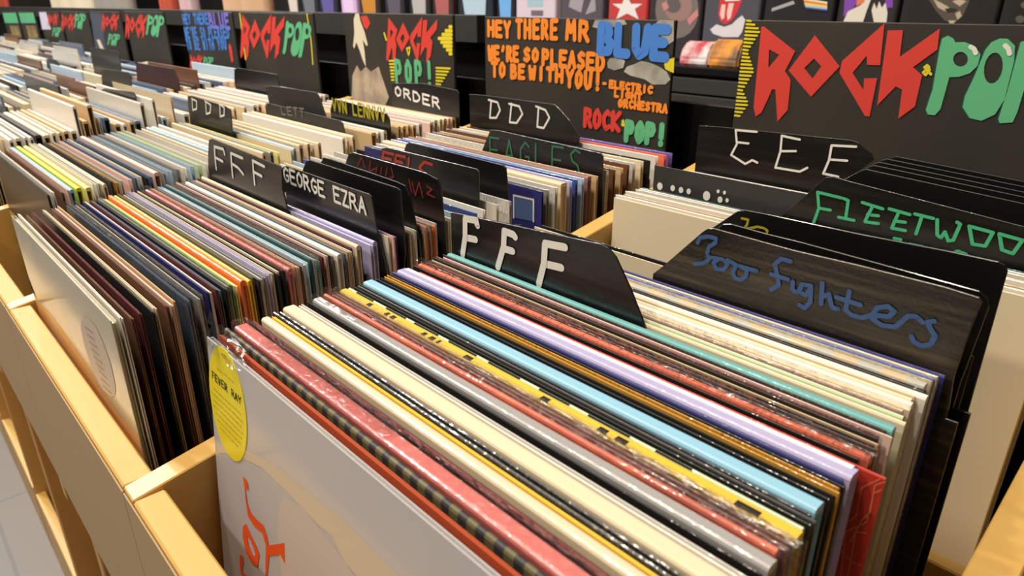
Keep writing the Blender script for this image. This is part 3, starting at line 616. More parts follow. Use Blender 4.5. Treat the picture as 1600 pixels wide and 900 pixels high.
# third column
XC = -1.141
SEQ[('C', 1)] = 0
rc = fill(('C', 1), XC, [(.1240, .1262, 'charcoal', 'plain', True, False), (.1285, .1310, 'white', 'plain', True, False), (.1370, .1395, 'brown', 'plain', True, False), (.1420, .1435, 'pale pink', 'plain', True, False), (.1445, .1485, 'sky blue', 'plain', False, False), (.1510, .1560, 'lime yellow', 'plain', False, False), (.1590, .1640, 'pale yellow', 'plain', False, False),
     (.1660, .1700, 'white', 'plain', True, False), (.1725, .1745, 'pale grey', 'plain', True, False), (.1765, .1800, 'cream', 'plain', False, False), (.1840, .1860, 'charcoal', 'plain', True, False), (.1885, .1910, 'mustard', 'art', True, False), (.1940, .1965, 'pale grey', 'gloss', True, False), (.2010, .2045, 'pale pink', 'plain', True, False),
     (.2080, .2100, 'slate blue', 'plain', True, False), (.2125, .2160, 'pale grey', 'plain', True, False), (.2190, .2210, 'black', 'plain', True, False), (.2230, .2260, 'slate blue', 'plain', True, False), (.2290, .2350, 'pale pink', 'plain', False, False), (.2380, .2400, 'grey', 'plain', True, False), (.2430, .2480, 'pale blue', 'gloss', True, False), (.2520, .2560, 'grey', 'plain', True, False),
     (.2600, .2640, 'white', 'plain', True, False), (.2680, .2720, 'pale blue', 'gloss', True, False), (.2770, .2810, 'pale green', 'plain', True, False), (.2860, .2900, 'white', 'gloss', True, False)], single=True)
b = bmesh.new()
for pts in ([(0, .235), (.07, .235), (.09, .12), (0, .12)],): flat_poly(b, pts, -.0003)
o = link('cover_picture', b, mat('ochre_cover_picture', (206, 168, 70), .5), rc[0]); o['label'] = 'ochre panel on the dark cover'
b = bmesh.new(); flat_poly(b, [(0, .17), (.06, .175), (.13, .12), (0, .10)], -.0005); link('cover_picture', b, mat('buff_cover_picture', (206, 182, 150), .5), rc[0])
pale = ['cream', 'white', 'beige', 'pale grey', 'white', 'cream', 'pale pink', 'tan', 'pale blue', 'grey', 'slate blue', 'cream', 'pale yellow', 'beige', 'charcoal', 'white']
def random_rows(y0, y1, pal, rr, tmin=.0018, tmax=.006, gap=(.002, .006), avoid=(.385, .49, .507, .545, .664, .345, .6)):
    out = []; y = y0
    while y < y1:
        t = rr.uniform(tmin, tmax); c = rr.choice(pal)
        out.append((y, y + t, c, rr.choice(['plain', 'plain', 'gloss', 'matt', 'print']), t < .0036, False)) if all(y + t < a - .0015 or y > a + .0035 for a in avoid) else None; y += t + rr.uniform(*gap)
    return out
fill(('C', 1), XC, random_rows(.302, .432, pale, random.Random(3)), single=True)
fill(('C', 2), XC, random_rows(.466, .665, ['cream', 'white', 'beige', 'cream', 'tan', 'pale grey', 'white', 'pale pink'], random.Random(4), .003, .009), single=True)
XD = XC - PITCH
dd = fill(('D', 1), XD, random_rows(.118, .430, ['pale grey', 'slate blue', 'white', 'cream', 'pale blue', 'tan', 'grey', 'white', 'charcoal', 'beige'], random.Random(5), .003, .008), single=True)
for o_ in dd:
    if o_.location.y > .235 and rnd.random() < .4: o_.location.z += rnd.uniform(.012, .035)
fill(('D', 2), XD, random_rows(.466, .66, ['cream', 'white', 'beige', 'cream', 'tan', 'pale grey', 'pale pink'], random.Random(6), .003, .009), single=True)
# white lettered smoked cards and other tabs farther along the row
def small_tab(k, y, pxs, label, letters=(), ink=None, mtl=None):
    x0 = xl(k) + .024
    pts = pp(y, *pxs)
    return card(x0, y, pts, label, letters, ink, mtl or BLACKD)

small_tab(2, .3850, [(362, 200), (360, 172), (352, 166), (300, 150), (293, 150), (294, 170)], 'small black divider card with three thin white letters D far down the third-nearest front bin',
          [strokes(.0026, [(301, 156), (302, 172), (308, 170), (308, 158), (300, 154)], [(322, 160), (323, 178), (329, 176), (330, 164), (321, 158)], [(344, 164), (345, 182), (351, 180), (351, 168), (343, 162)])], WHITE_INK)
small_tab(2, .4900, [(540, 215), (535, 192), (530, 188), (426, 163), (416, 161), (418, 175)], 'charcoal divider card with faint white capitals in the third-nearest back bin',
          [words('LETT', (440, 178), (478, 183), 12, .0022)], mat('faint_white_ink', (120, 116, 112), .6), mat('charcoal_plastic', (44, 42, 40), .5))
small_tab(2, .5450, [(612, 225), (608, 185), (604, 178), (545, 160), (520, 155), (516, 172)], 'black divider card with yellow brush capitals in the third-nearest back bin',
          [words('VVN LENNVV', (520, 172), (604, 190), 18, .0036)], YELLOW_INK)
small_tab(2, .5070, [(512, 190), (498, 150), (494, 144), (424, 134), (415, 136), (420, 160)], 'blank charcoal divider card behind the one with faint capitals, third-nearest back bin', mtl=mat('charcoal_plastic', (44, 42, 40), .5))
small_tab(2, .6640, [(718, 190), (717, 146), (714, 141), (660, 130), (612, 130), (612, 160)], 'black divider card with looping white capitals at the back of the third-nearest back bin',
          [words('ORDER', (616, 148), (690, 170), 14, .0034)], WHITE_INK)
for n_, (k, y, pts, lb, mt) in enumerate([
   (3, .600, [(440, 160), (436, 132), (432, 116), (372, 106), (366, 108), (366, 125)], 'black divider card with small white curls at the back of the fourth-nearest back bin', BLACKD),
   (4, .515, [(282, 145), (278, 122), (272, 108), (216, 98), (212, 100), (214, 125)], 'dark maroon divider card in the fifth-nearest back bin', mat('maroon_plastic', (60, 30, 30), .5)),
   (3, .345, [(214, 190), (212, 150), (208, 144), (164, 138), (158, 140), (160, 172)], 'smoky divider card with a glossy face in the fourth-nearest front bin', BLACKP),
   (4, .4345, [(206, 146), (204, 118), (200, 113), (164, 108), (158, 110), (160, 136)], 'plain grey black divider card in the fifth-nearest front bin', mat('charcoal_plastic', (44, 42, 40), .5)),
   (5, .500, [(190, 118), (186, 84), (182, 80), (146, 74), (140, 76), (144, 98)], 'dark divider card with a pale picture in the sixth-nearest back bin', BLACKD),
   (6, .4600, [(96, 120), (92, 100), (88, 94), (76, 92), (72, 94), (74, 110)], 'tiny dark divider card in the seventh-nearest back bin', BLACKD)]):
    small_tab(k, y, pts, lb, mtl=mt)
# ------------------------------------------------------------------ the many records of the far bins: one object
far_pal = ['cream', 'white', 'pale grey', 'slate blue', 'white', 'beige', 'charcoal', 'pale pink', 'pale blue', 'black', 'brown', 'grey']
fm = [colour_mat(c, 'gloss' if i % 2 else 'plain') for i, c in enumerate(far_pal)]
b = bmesh.new(); rr = random.Random(11)
for k in range(4, 12):
    x0 = xl(k) + .022
    for (ya, yb) in ((.10, .432), (.466, .665)):
        y = ya; boost = 0
        while y < yb:
            if any(a - .012 < y < a + .004 for a in {4: (.515, .435), 5: (.50,), 6: (.46,)}.get(k, ())): y = max(a for a in (.515, .435, .50, .46) if a - .012 < y < a + .004) + .0042; continue
            t = rr.uniform(.003, .010); mi = rr.choices(range(12), [5, 6, 5, 3, 4, 3, 2, 2, 4, 2, 1, 3])[0]
            z = floor_z(y); dx = rr.uniform(-.002, .01); h = LW + rr.uniform(-.003, .003)
            if rr.random() < .20: h += rr.uniform(.010, .036); t = min(t, .005); mi = rr.choice([1, 3, 3, 6, 2, 8, 9, 10])
            box(b, x0 + dx, x0 + dx + LW, y, y + t, z, z + h, .0006, mi); y += t + rr.uniform(.002, .012)
far = link('record_sleeves', b, fm)
tag(far, 'many pale record sleeves filling the bins at the far left of the row', 'records', kind='stuff')

# ------------------------------------------------------------------ painted boards along the back
YS = .695
def sign(pl, pr, ptop, label, h=.318, w_=None):
    a = P(pl, ptop[0], YS); c = P(pr, ptop[1], YS)
    wd = w_ or (c[0] - a[0]); zt_ = (a[1] + c[1]) / 2
    zb = HC - .345
    zb += .0006
    o = empty('painted_sign_board', (a[0], YS, zb), label, 'sign', 'hand painted boards behind the bins')
    b = bmesh.new(); box(b, 0, wd, 0, .005, 0, zt_ - zb, .0008)
    link('board', b, BOARD, o)
    def q(px, py): x, z = P(px, py, YS); return (x - a[0], z - zb)
    def loc(u, v): return (u * wd, (zt_ - zb) - v * wd)      # fractions of the width, from the top left corner
    return o, q, loc, wd, zt_ - zb
def paint(o, m, polys, lift=.0004, name='painted_lettering'):
    b = bmesh.new()
    for p in polys:
        if isinstance(p, tuple): flat_poly(b, p[0], -lift, p[1])
        else: flat_poly(b, p, -lift)
    return link(name, b, m, o)
Z4 = lambda pts: [(1200 + u / 4, v / 4) for u, v in pts]
ROCKP = {'R': ([(1190, 42), (1194, 41), (1200, 46), (1243, 80), (1227, 111), (1236, 125), (1231, 172), (1215, 190), (1212, 140), (1207, 139), (1200, 155), (1190, 176), (1181, 182), (1178, 167)], [[(1202, 77), (1218, 86), (1201, 106)]]),
         'O': (Z4([(295, 220), (450, 415), (270, 605), (130, 440)]), [Z4([(290, 365), (335, 415), (280, 490), (228, 425)])]),
         'C': (Z4([(730, 145), (702, 408), (622, 405), (618, 348), (530, 455), (598, 562), (602, 490), (684, 488), (636, 728), (608, 725), (448, 455), (465, 380)]), []),
         'K': (Z4([(750, 190), (845, 188), (825, 355), (1075, 178), (1060, 310), (908, 420), (965, 470), (920, 665), (815, 742), (840, 560), (800, 540), (683, 660)]), [])}
def ez(cx, cy, rx, ry, tilt=0, n=16): return [(1200 + x / 4, y / 4) for x, y in ell(cx, cy, rx, ry, tilt, n)]
POPP = {'P': (Z4([(1090, 240), (1125, 222), (1160, 240), (1172, 264), (1230, 262), (1295, 288), (1330, 340), (1312, 410), (1262, 458), (1195, 480), (1135, 482), (1080, 680), (1045, 720), (1000, 715), (988, 685), (1030, 560), (1075, 300)]), [ez(1205, 370, 46, 46)]),
        'O': (Z4([(1450, 240), (1500, 242), (1545, 285), (1540, 380), (1480, 620), (1420, 715), (1335, 755), (1262, 738), (1218, 670), (1232, 600), (1290, 480), (1360, 310), (1400, 262)]), [ez(1410, 425, 58, 98, .18)]),
        'Q': (Z4([(1580, 262), (1620, 250), (1660, 262), (1720, 265), (1790, 300), (1815, 360), (1790, 440), (1720, 490), (1620, 500), (1560, 700), (1530, 765), (1450, 770), (1440, 745), (1500, 560)]), [ez(1690, 385, 46, 50)])}
def conv(shapes, f): return [([f(*p) for p in s[0]], [[f(*p) for p in h] for h in s[1]]) for s in shapes.values()]
def fit(shapes, rect):
    """squeeze letter shapes into a rectangle of sign fractions (u0, v0, u1, v1)"""
    xs = [p[0] for s in shapes.values() for p in s[0]]; ys = [p[1] for s in shapes.values() for p in s[0]]
    X0, X1, Y0, Y1 = min(xs), max(xs), min(ys), max(ys)
    return lambda x, y: (rect[0] + (x - X0) / (X1 - X0) * (rect[2] - rect[0]), rect[1] + (y - Y0) / (Y1 - Y0) * (rect[3] - rect[1]))
def grow(pts, d):
    cx = sum(p[0] for p in pts) / len(pts); cy = sum(p[1] for p in pts) / len(pts)
    return [(cx + (x - cx) * d, cy + (y - cy) * d) for x, y in pts]
# the big ROCK & POP board at the right
o, q, loc, wd, H = sign(1164, 1600, (31, 39), 'rightmost black board with large red and green lettering and a yellow zigzag', w_=.362)
paint(o, P_DGREEN, [([q(x - 2.2, y + .5) for x, y in s[0]], [[q(x - 1, y) for x, y in h] for h in s[1]]) for s in POPP.values()], .0003, 'lettering_shadow')
paint(o, P_RED, conv(ROCKP, q), .0006); paint(o, P_GREEN, conv(POPP, q), .0006)
b = bmesh.new(); ribbon(b, [q(1517, 73), q(1523, 77), q(1525, 83)], .0034, -.0009); ribbon(b, [q(1571, 71), q(1576, 76), q(1578, 84)], .0034, -.0009)
link('lettering_highlight', b, WHITE_INK, o)
b = bmesh.new(); ribbon(b, [q(1455, 116), q(1445, 105), (q(1449, 102)), q(1452, 105), q(1443, 113), q(1447, 117), q(1453, 109)], .0022, -.0006); link('painted_ampersand', b, P_YEL, o)
b = bmesh.new()
for i in range(27):
    v = 32 + i * 5.7; ph = [(32, 8), (47, 24), (80, 8), (110, 22), (140, 8), (161, 20), (186, 6)]
    for (v0, l0), (v1, l1) in zip(ph, ph[1:]):
        if v0 <= v <= v1: l = l0 + (l1 - l0) * (v - v0) / (v1 - v0)
    xe = 1166 - (v - 32) * .128
    ribbon(b, [q(xe + 1.5, v), q(xe + l, v + 1)], .0021, -.0005, 6)
link('painted_zigzag', b, P_YEL, o)
# the lyric board
o, q, loc, wd, H = sign(757, 1056, (27, 30), 'black board with orange painted lines and a big blue word, grey clouds and yellow sun')
def ptext(lines, m, bold):
    b = bmesh.new()   # draws on the current board o with its pixel frame q
    for t, a, c, hp, nr in lines:
        pa, pb = q(*a), q(*c); write(b, t, pa, pb, q(a[0], a[1] - hp)[1] - pa[1], bold, -.0008, nr)
    return link('painted_lettering', b, m, o)
ptext([('HEY', (762, 55), (800, 58), 22, .6), ('THERE', (806, 58), (874, 60), 26, .56), ('MR', (883, 60), (924, 64), 28, .6), ("WE'RE", (763, 93), (812, 95), 20, .6), ('SO', (818, 94), (844, 96), 18, .6), ('PLEASED', (847, 100), (946, 110), 22, .62),
       ('TO', (768, 118), (792, 120), 20, .6), ('BE', (798, 121), (822, 122), 19, .6), ('WITH', (826, 122), (882, 128), 18, .6), ('YOU!', (884, 134), (942, 140), 24, .6)], P_ORG, .0060)
ptext([('-', (941, 134), (950, 135), 9, .6), ('ELECTRIC', (952, 136), (1021, 146), 10, .62), ('LIGHT', (960, 150), (1004, 156), 9, .62), ('ORCHESTRA', (966, 166), (1044, 176), 11, .62)], P_ORG, .0036)
ptext([('BLUE', (934, 80), (1046, 90), 40, .62)], P_BLUE, .0118)
ptext([('ROCK', (912, 196), (970, 204), 26, .66)], P_RED, .0062); ptext([('&', (970, 196), (978, 197), 9, .6)], P_YEL, .002); ptext([('POP!', (976, 218), (1042, 226), 28, .6)], P_GREEN, .0075)
paint(o, P_GREY, [[q(*p) for p in L] for L in ([(975, 112), (980, 104), (992, 100), (1002, 95), (1016, 98), (1030, 104), (1042, 112), (1048, 124), (1040, 132), (1020, 132), (1008, 124), (985, 118)], [(949, 98), (953, 91), (968, 90), (977, 95), (974, 106), (960, 110), (950, 106)],
      [(1022, 40), (1030, 31), (1053, 32), (1053, 64), (1044, 70), (1036, 58), (1024, 52)], [(926, 42), (930, 31), (976, 31), (980, 38), (960, 42), (940, 46)])], .0004, 'painted_cloud')
paint(o, P_YEL, [[q(*p) for p in [(1054, 90), (1044, 93), (1038, 100), (1040, 108), (1048, 112), (1053, 114)]]], .0005, 'painted_sun')
# board with a pale figure and ROCK POP!
o, q, loc, wd, H = sign(536, 707, (19, 24), 'black board with a pale winged figure beside its red and green lettering')
paint(o, P_CREAM, [[q(*p) for p in [(553, 30), (556, 21), (561, 21), (564, 34), (570, 50), (575, 70), (573, 72), (567, 62), (570, 80), (572, 104), (568, 96), (562, 78), (557, 66), (554, 76), (552, 72), (554, 52)]]], .0005, 'painted_figure')
paint(o, mat('pale_mountain_paint', (190, 172, 150), .6, pattern='blotch', rgb2=(150, 132, 116), scale=2), [[q(*p) for p in [(550, 150), (551, 118), (558, 102), (564, 112), (572, 104), (580, 112), (592, 104), (600, 128), (608, 152), (600, 170), (555, 170)]]], .0005, 'painted_mountain')
paint(o, P_RED, [[q(*p) for p in [(564, 26), (570, 24), (574, 25), (579, 36), (574, 46), (569, 42)]]], .0005, 'painted_mark')
f = fit(ROCKP, (0, 0, 1, 1))
def pxfit(shapes, x0, y0, x1, y1):
    g_ = fit(shapes, (0, 0, 1, 1))
    return lambda x, y: q(x0 + g_(x, y)[0] * (x1 - x0), y0 + g_(x, y)[1] * (y1 - y0))
paint(o, P_RED, conv(ROCKP, pxfit(ROCKP, 604, 26, 684, 100)), .0006)
b = bmesh.new(); write(b, 'POP!', q(618, 128), q(682, 134), q(618, 95)[1] - q(618, 128)[1], .0085, -.0008, .5); link('painted_lettering', b, P_GREEN, o)
b = bmesh.new(); ribbon(b, [q(639, 86), q(636, 76), q(641, 74), q(640, 84)], .003, -.0006); link('painted_ampersand', b, P_YEL, o)
b = bmesh.new()
for i in range(8): ribbon(b, [q(706, 42 + i * 6), q(706 - [3, 9, 14, 20, 16, 12, 7, 3][i], 42 + i * 6)], .0052, -.0006)
link('painted_fan', b, P_YEL, o); b = bmesh.new()
for i in range(7): ribbon(b, [q(682, 106 + i * 5), q(704 - i * 3, 107 + i * 5)], .003, -.0006)
link('painted_fan', b, P_YEL, o); b = bmesh.new()
for i in range(7): ribbon(b, [q(613 - (7 - i) * .6, 95 + i * 5), q(616, 95 + i * 5)], .003, -.0006)
link('painted_fan', b, P_YEL, o); b = bmesh.new(); ribbon(b, [q(601, 52), q(604, 62)], .004, -.0006); link('painted_dash', b, P_YEL, o)
# farther boards
o, q, loc, wd, H = sign(373, 488, (19, 21), 'black board with red and mint lettering and yellow side stripes, fourth board from the right')
paint(o, P_RED, conv(ROCKP, pxfit(ROCKP, 376, 21, 445, 95)), .0006); paint(o, P_GREEN, conv(POPP, pxfit(POPP, 442, 32, 487, 90)), .0006)
b = bmesh.new(); ribbon(b, [q(375, 22), q(380, 60), q(384, 92)], .006, -.0003); link('painted_stripe', b, P_YEL, o); b = bmesh.new(); ribbon(b, [q(480, 22), q(486, 60), q(489, 100)], .004, -.0003); link('painted_stripe', b, P_YEL, o)
o, q, loc, wd, H = sign(284, 361, (18, 19), 'black board with rows of blue writing, fifth board from the right')
ptext([('HEY THERE', (287, 37), (327, 37), 14, .62), ("WE'RE SO PLEASED", (290, 59), (360, 59), 15, .62), ('TO BE WITH YOU', (293, 77), (356, 77), 14, .62)], P_BLUE, .0062)
ptext([('BLUE', (328, 42), (361, 44), 20, .62)], P_PURP, .0085)
paint(o, P_RED, conv(ROCKP, pxfit(ROCKP, 297, 84, 317, 110)), .0006); paint(o, P_GREEN, conv(POPP, pxfit(POPP, 317, 88, 334, 106)), .0006)
b = bmesh.new(); ribbon(b, [q(360, 74), q(363, 92)], .016, -.0006); link('painted_dash', b, P_RED, o)
o, q, loc, wd, H = sign(194, 254, (18, 18), 'black board with red and green lettering across its top, sixth board from the right')
paint(o, P_RED, conv(ROCKP, pxfit(ROCKP, 196, 20, 230, 62)), .0006); paint(o, P_GREEN, conv(POPP, pxfit(POPP, 228, 22, 257, 58)), .0006)
o, q, loc, wd, H = sign(139, 186, (18, 18), 'black board with a blue grey strip and red lettering, seventh from the right')
paint(o, mat('slate_poster_paint', (70, 76, 92), .6), [[q(*p) for p in [(141, 20), (158, 20), (166, 80), (150, 80)]]], .0004, 'painted_picture')
paint(o, P_RED, conv(ROCKP, pxfit(ROCKP, 159, 20, 186, 50)), .0006); paint(o, P_GREEN, conv(POPP, pxfit(POPP, 168, 52, 188, 72)), .0006)
paint(o, P_CREAM, [[q(*p) for p in [(151, 62), (156, 62), (165, 82), (160, 84)]]], .0005, 'painted_shape')
o, q, loc, wd, H = sign(95, 135, (18, 18), 'black board with small red and green lettering at its top, eighth from the right')
paint(o, P_RED, conv(ROCKP, pxfit(ROCKP, 96, 20, 117, 50)), .0006); paint(o, P_GREEN, conv(POPP, pxfit(POPP, 116, 20, 134, 46)), .0006)
o, q, loc, wd, H = sign(60, 91, (18, 18), 'black board with a white panel at left, red over green lettering, ninth from the right')
paint(o, mat('lavender_poster_paint', (206, 200, 220), .6), [[q(*p) for p in [(61, 19), (72, 19), (80, 46), (66, 46)]]], .0004, 'painted_panel')
paint(o, P_RED, conv(ROCKP, pxfit(ROCKP, 75, 20, 91, 42)), .0006); paint(o, P_GREEN, conv(POPP, pxfit(POPP, 82, 42, 96, 58)), .0006)
for (pl, pr, nm) in [(28, 52, 'tenth'), (3, 25, 'eleventh')]:
    o, q, loc, wd, H = sign(pl, pr, (18, 18), f'small looking black board with green top lettering and a yellowish picture, {nm} from the right')
    paint(o, P_GREEN, [[q(pl + 1, 20), q(pr, 20), q(pr + 4, 36), q(pl + 5, 36)]], .0004, 'painted_band')
    paint(o, mat('ochre_poster_paint', (170, 140, 70), .6, pattern='blotch', rgb2=(110, 90, 80), scale=2), [[q(pl + 12, 40), q(pr + 4, 40), q(pr + 8, 58), q(pl + 18, 60)]], .0004, 'painted_picture')

# ------------------------------------------------------------------ the black display behind, with shirts
DK = mat('charcoal_rail', (44, 42, 40), .6)
xr = P(745, 45, .80)[0]
dr = empty('display_rail', (-6.5, .80, 0), 'long dark grey rail behind the boards, left of the orange lettered one', 'rail')
b = bmesh.new(); box(b, 0, xr + 6.5, 0, .02, P(720, 66, .80)[1], P(720, 23, .80)[1], .001); link('rail', b, DK, dr)
b = bmesh.new(); box(b, 0, xr + 6.5, .021, .03, 0, P(720, 66, .80)[1], 0); link('backing', b, BLACKD, dr)
YD = 1.72
zs = P(1100, 106, YD)[1]
sh = empty('display_shelf', (-6, YD, 0), 'black slatted display shelf holding the shirts behind the boards', 'shelf')
b = bmesh.new(); box(b, 0, 6.6, 0, .6, zs - .02, zs, .002); link('shelf_top', b, BLACKD, sh)
for i in range(4):
    b = bmesh.new(); box(b, 0, 6.6, .004, .03, zs - .025 - .046 * (i + 1), zs - .03 - .046 * i, .002); link('slat', b, DK if i != 2 else BLACKD, sh)
b = bmesh.new(); box(b, 0, 6.6, .035, .6, 0, zs - .0205, 0); link('carcass', b, BLACKD, sh)

def shirt(x0, x1, rgb, label, y=1.90, z0=None, h=.30, motifs=()):
    """a folded T-shirt standing on the shelf: body with collar fold, printed motifs given in fractions"""
    w_ = x1 - x0; o = empty('folded_shirt', (x0, y, zs + .0005 if z0 is None else z0), label, 'shirt', 'folded shirts on the display behind')
    b = bmesh.new(); nx, nz = 12, 12; rs = random.Random(int(abs(x0) * 1000)); vs = []
    d = .035
    prof = [(0, .012), (.004, 0)]
    box(b, 0, w_, 0, d, 0, h, .008, seg=3)
    link('cloth', b, mat('cloth_' + '_'.join(str(v) for v in rgb), rgb, .85, bump=.4, bscale=40), o)
    for gi, (nm, rgb2, polys) in enumerate(motifs):
      for pi, p in enumerate(polys):
        b = bmesh.new(); flat_poly(b, [(u * w_, v * h) for u, v in p], -.0006 - .0004 * gi - .00005 * pi)
        link(nm, b, mat('print_' + '_'.join(str(v) for v in rgb2), rgb2, .7), o)
    return o
def px_shirt(pl, pr, rgb, label, motifs=(), y=1.90):
    return shirt(P(pl, 20, y)[0], P(pr, 20, y)[0], rgb, label, y, None, .30, motifs)
E = lambda cu, cv, ru, rv, n=14: ell(cu, cv, ru, rv, 0, n)
def printed(pl, y=1.90):
    x0 = P(pl, 20, y)[0]; w0 = lambda pr: P(pr, 20, y)[0] - x0
    def m(pr, *groups):
        out = []
        for rgb, polys in groups:
            out.append(('print', rgb, [[((P(a, c, y)[0] - x0) / w0(pr), min((P(a, c, y)[1] - zs - .0005) / .30, .98)) for a, c in poly] for poly in polys]))
        return out
    return m
def ring_px(cx, cy, rx, ry, n=20): return ell(cx, cy, rx, ry, 0, n)
px_shirt(1572, 1680, (26, 24, 22), 'plain black shirt at the far right of the display behind', printed(1572)(1680, ((90, 84, 74), [ring_px(1594, 30, 7, 6), ring_px(1600, 8, 5, 5)])))
px_shirt(1412, 1560, (30, 26, 24), 'black shirt printed with a dim grey face above the big red lettering', printed(1412)(1560,
    ((84, 74, 64), [[(1448, -30), (1520, -30), (1514, 4), (1504, 26), (1490, 37), (1476, 32), (1462, 16), (1452, 0)]]), ((190, 172, 150), [[(1493, 21), (1500, 17), (1503, 25), (1496, 31)], [(1458, -2), (1470, 4), (1484, 12), (1478, 18), (1466, 12)], [(1488, 2), (1500, -2), (1510, 2), (1500, 10)], [(1482, 32), (1494, 32), (1490, 37), (1484, 37)]]), ((36, 26, 24), [[(1476, 14), (1486, 12), (1496, 14), (1490, 19), (1480, 19)]])))
px_shirt(1312, 1402, (40, 34, 36), 'dark shirt printed with violet, orange and pale hands above the big red lettering', printed(1312)(1402,
    ((126, 66, 170), [[(1321, -20), (1345, -20), (1342, 0), (1330, 18), (1318, 26)], [(1382, -20), (1396, -20), (1395, 12), (1384, 12)]]), ((226, 218, 204), [[(1317, 36), (1325, 18), (1345, 8), (1356, -6), (1363, -6), (1354, 18), (1348, 36)], [(1366, 36), (1362, 16), (1366, 4), (1370, 14), (1374, 2), (1378, 12), (1384, 4), (1387, 20), (1385, 36)]]), ((226, 120, 80), [[(1341, -14), (1354, -14), (1350, 4), (1338, 10)]])))
px_shirt(1204, 1302, (24, 22, 24), 'black shirt printed with a pale ray and a rainbow band', printed(1204)(1302,
    ((170, 166, 168), [[(1206, 13), (1240, 1), (1242, 6), (1206, 18)]]), ((236, 220, 190), [[(1254, -4), (1293, 3), (1293, 6), (1256, 0)]]), ((226, 132, 54), [[(1256, 0), (1293, 6), (1293, 9), (1257, 4)]]), ((238, 206, 110), [[(1257, 4), (1293, 9), (1293, 12), (1258, 8)]]), ((150, 196, 220), [[(1258, 8), (1293, 12), (1293, 15), (1259, 11)]]), ((60, 52, 120), [[(1259, 11), (1293, 15), (1293, 18), (1260, 14)]])))
px_shirt(1100, 1187, (74, 74, 84), 'slate grey shirt printed with a red tongue over a white badge', printed(1100)(1187,
    ((204, 44, 54), [[(1118, -20), (1166, -20), (1159, 3), (1152, 19), (1143, 33), (1133, 38), (1126, 34), (1122, 23), (1125, 3)]]), ((238, 196, 186), [[(1128, 7), (1134, 7), (1132, 28), (1128, 31), (1125, 22)], [(1139, 5), (1147, 5), (1142, 28), (1137, 32), (1136, 20)]]), ((236, 226, 220), [[(1130, -6), (1158, -6), (1156, 1), (1134, 2)]]),
    ((216, 212, 220), [[(1110, 46), (1120, 38), (1132, 42), (1144, 38), (1152, 30), (1160, 24), (1165, 31), (1160, 50), (1154, 58), (1130, 58), (1115, 53)]])))
px_shirt(1014, 1096, (44, 38, 42), 'dark shirt printed with a round grey and pink emblem beside the tongue shirt', printed(1014)(1096,
    ((116, 104, 102), [ring_px(1058, 16, 34, 44)]), ((150, 118, 112), [ring_px(1060, 10, 22, 24)]), ((92, 84, 84), [ring_px(1052, 8, 12, 12)]), ((196, 130, 130), [[(1034, 6), (1042, 2), (1046, 12), (1038, 18)], [(1074, 30), (1090, 14), (1092, 24), (1078, 40)]])))
px_shirt(950, 1011, (190, 56, 54), 'red shirt printed with a white star above the blue painted word', printed(950)(1011,
    ((230, 224, 222), [[(957, 6), (972, 6), (979, -10), (986, 6), (1004, 6), (992, 14), (998, 30), (980, 21), (963, 30), (969, 14)]])))
px_shirt(876, 942, (84, 74, 86), 'mauve grey shirt with a busy pale print', [('print', (160, 150, 160), [[(.2, .5), (.5, .44), (.6, .7), (.3, .8)], [(.6, .42), (.84, .46), (.8, .66)]])])
px_shirt(806, 868, (214, 196, 208), 'pale pink shirt with a grey print above the orange writing', [('print', (160, 190, 200), [[(.3, .5), (.7, .5), (.66, .9), (.3, .9)]]), ('print', (110, 100, 110), [[(.4, .40), (.7, .40), (.7, .46), (.4, .46)]])])
cols = [((22, 22, 34), (110, 170, 230), 'navy shirt with a bright blue print'), ((22, 30, 44), (176, 200, 214), 'dark blue shirt with an icy pale print'), ((46, 26, 28), (170, 90, 90), 'maroon shirt with a dull red print'), ((24, 22, 24), (180, 174, 170), 'black shirt with a grey face print'),
        ((30, 24, 34), (90, 80, 96), 'black shirt with a faint violet print'), ((36, 22, 20), (196, 130, 40), 'dark shirt with an amber print'), ((210, 170, 214), (228, 196, 230), 'lilac shirt'), ((26, 24, 40), (96, 84, 150), 'black shirt with a violet blue print'), ((26, 28, 34), (110, 112, 120), 'black shirt with a small slate print'), ((24, 22, 22), (216, 200, 188), 'black shirt with a narrow cream print')]
edges = [(776, 804), (716, 770), (676, 708), (640, 672), (602, 632), (562, 594), (534, 558), (500, 528), (472, 498), (450, 470)]
for (pl, pr), (c0, c1, nm) in zip(edges, cols):
    px_shirt(pl, pr, c0, nm + ' on the display behind the boards', [('print', c1, [[(.22, .34), (.78, .30), (.84, .8), (.6, .95), (.26, .9), (.14, .6)]])])
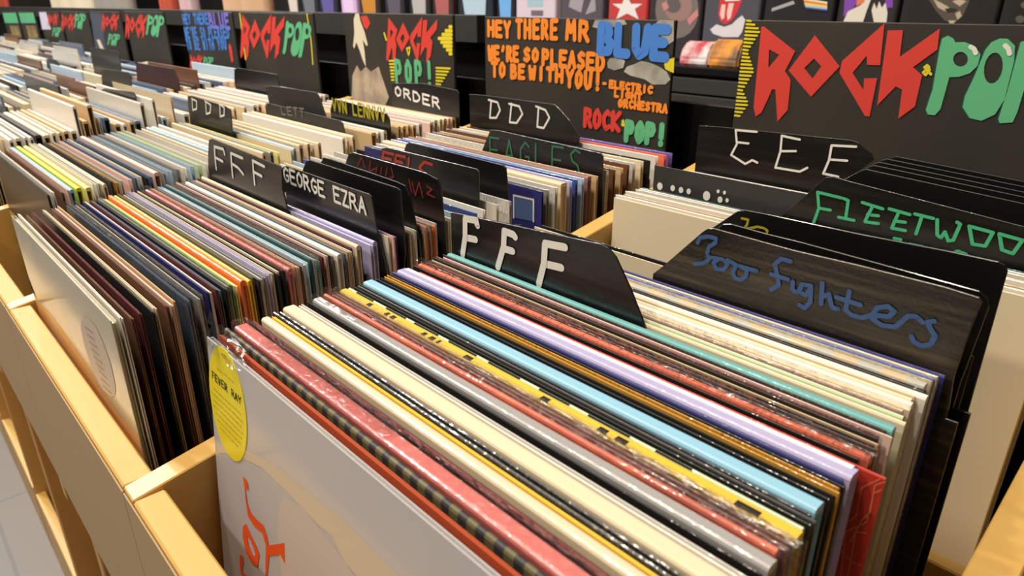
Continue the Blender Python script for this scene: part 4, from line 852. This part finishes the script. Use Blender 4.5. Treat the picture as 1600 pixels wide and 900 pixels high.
# folded garments lying in front of the shirts, in the gap between the two big boards
def packet(pl, pr, pt, pb, rgb, rgb2, label):
    y = YD + .02; x0, x1 = P(pl, pb, y)[0], P(pr, pb, y)[0]; h = P(pl, pt, y)[1] - P(pl, pb, y)[1]
    o = empty('folded_garment', (x0, y, zs + .0005), label, 'clothing', 'folded garments on the black shelf')
    w_ = x1 - x0; b = bmesh.new()
    prof = [(0, 0), (.09, 0), (.10, .01), (.09, h * .9), (.03, h), (.008, h * .7), (-.001, h * .3)]
    prism_yz(b, prof, 0, w_); bmesh.ops.bevel(b, geom=list(b.edges), offset=.006, segments=2, affect='EDGES')
    link('cloth', b, mat('garment_' + str(rgb[0]), rgb, .6, .3, 'blotch', rgb2, 1.6), o)
packet(1060, 1106, 62, 100, (200, 70, 80), (220, 216, 214), 'crumpled red and white folded garment on the shelf left of the orange one')
packet(1104, 1152, 60, 104, (236, 150, 44), (120, 90, 60), 'orange folded garment on the shelf beside the big red lettered board')
# garments hanging at the far left behind the boards
def jumper(pl, pr, rgb, label, y=1.05):
    x0, x1 = P(pl, 10, y)[0], P(pr, 10, y)[0]; w_ = x1 - x0
    o = empty('hanging_jumper', (x0, y, HC - .10), label, 'clothing')
    b = bmesh.new(); n = 24; rows = 10; g = []
    for s in (0, 1):
        gr = []
        for i in range(rows + 1):
            v = i / rows; row = []
            for j in range(n + 1):
                u = j / n; bulge = .014 * max(0, math.sin(math.pi * u)) ** .6 + .004 * math.sin(u * 19 + v * 3) + .008 * abs(math.sin(u * math.pi * 2)) ** .5
                row.append(b.verts.new((u * w_, (-bulge if s == 0 else bulge * .8 + .02), v * .42 - .05 * (abs(u - .5) * 2) ** 3 * v)))
            gr.append(row)
        g.append(gr)
    for s in (0, 1):
        for i in range(rows):
            for j in range(n): b.faces.new((g[s][i][j], g[s][i][j + 1], g[s][i + 1][j + 1], g[s][i + 1][j]))
    for i in range(rows):
        for j in (0, n): b.faces.new((g[0][i][j], g[1][i][j], g[1][i + 1][j], g[0][i + 1][j]))
    for j in range(n):
        for i in (0, rows): b.faces.new((g[0][i][j], g[0][i][j + 1], g[1][i][j + 1], g[1][i][j]))
    bmesh.ops.recalc_face_normals(b, faces=b.faces)
    link('knit_body', b, mat('knit_' + str(rgb[0]), rgb, .9, bump=.3, bscale=50), o, smooth=True)
jumper(82, 146, (226, 208, 178), 'cream garment hanging behind the boards at the far left')
jumper(150, 206, (150, 140, 130), 'grey brown garment hanging beside the cream one at the far left')
jumper(352, 418, (206, 164, 128), 'tan garment hanging behind the board with blue writing')
jumper(254, 272, (190, 80, 56), 'narrow red orange garment hanging between the grey brown and tan ones')
jumper(286, 302, (214, 180, 186), 'narrow pale pink garment hanging left of the tan one')
jumper(0, 10, (190, 200, 214), 'pale blue garment at the extreme left edge behind the boards')
print('records', COUNT)
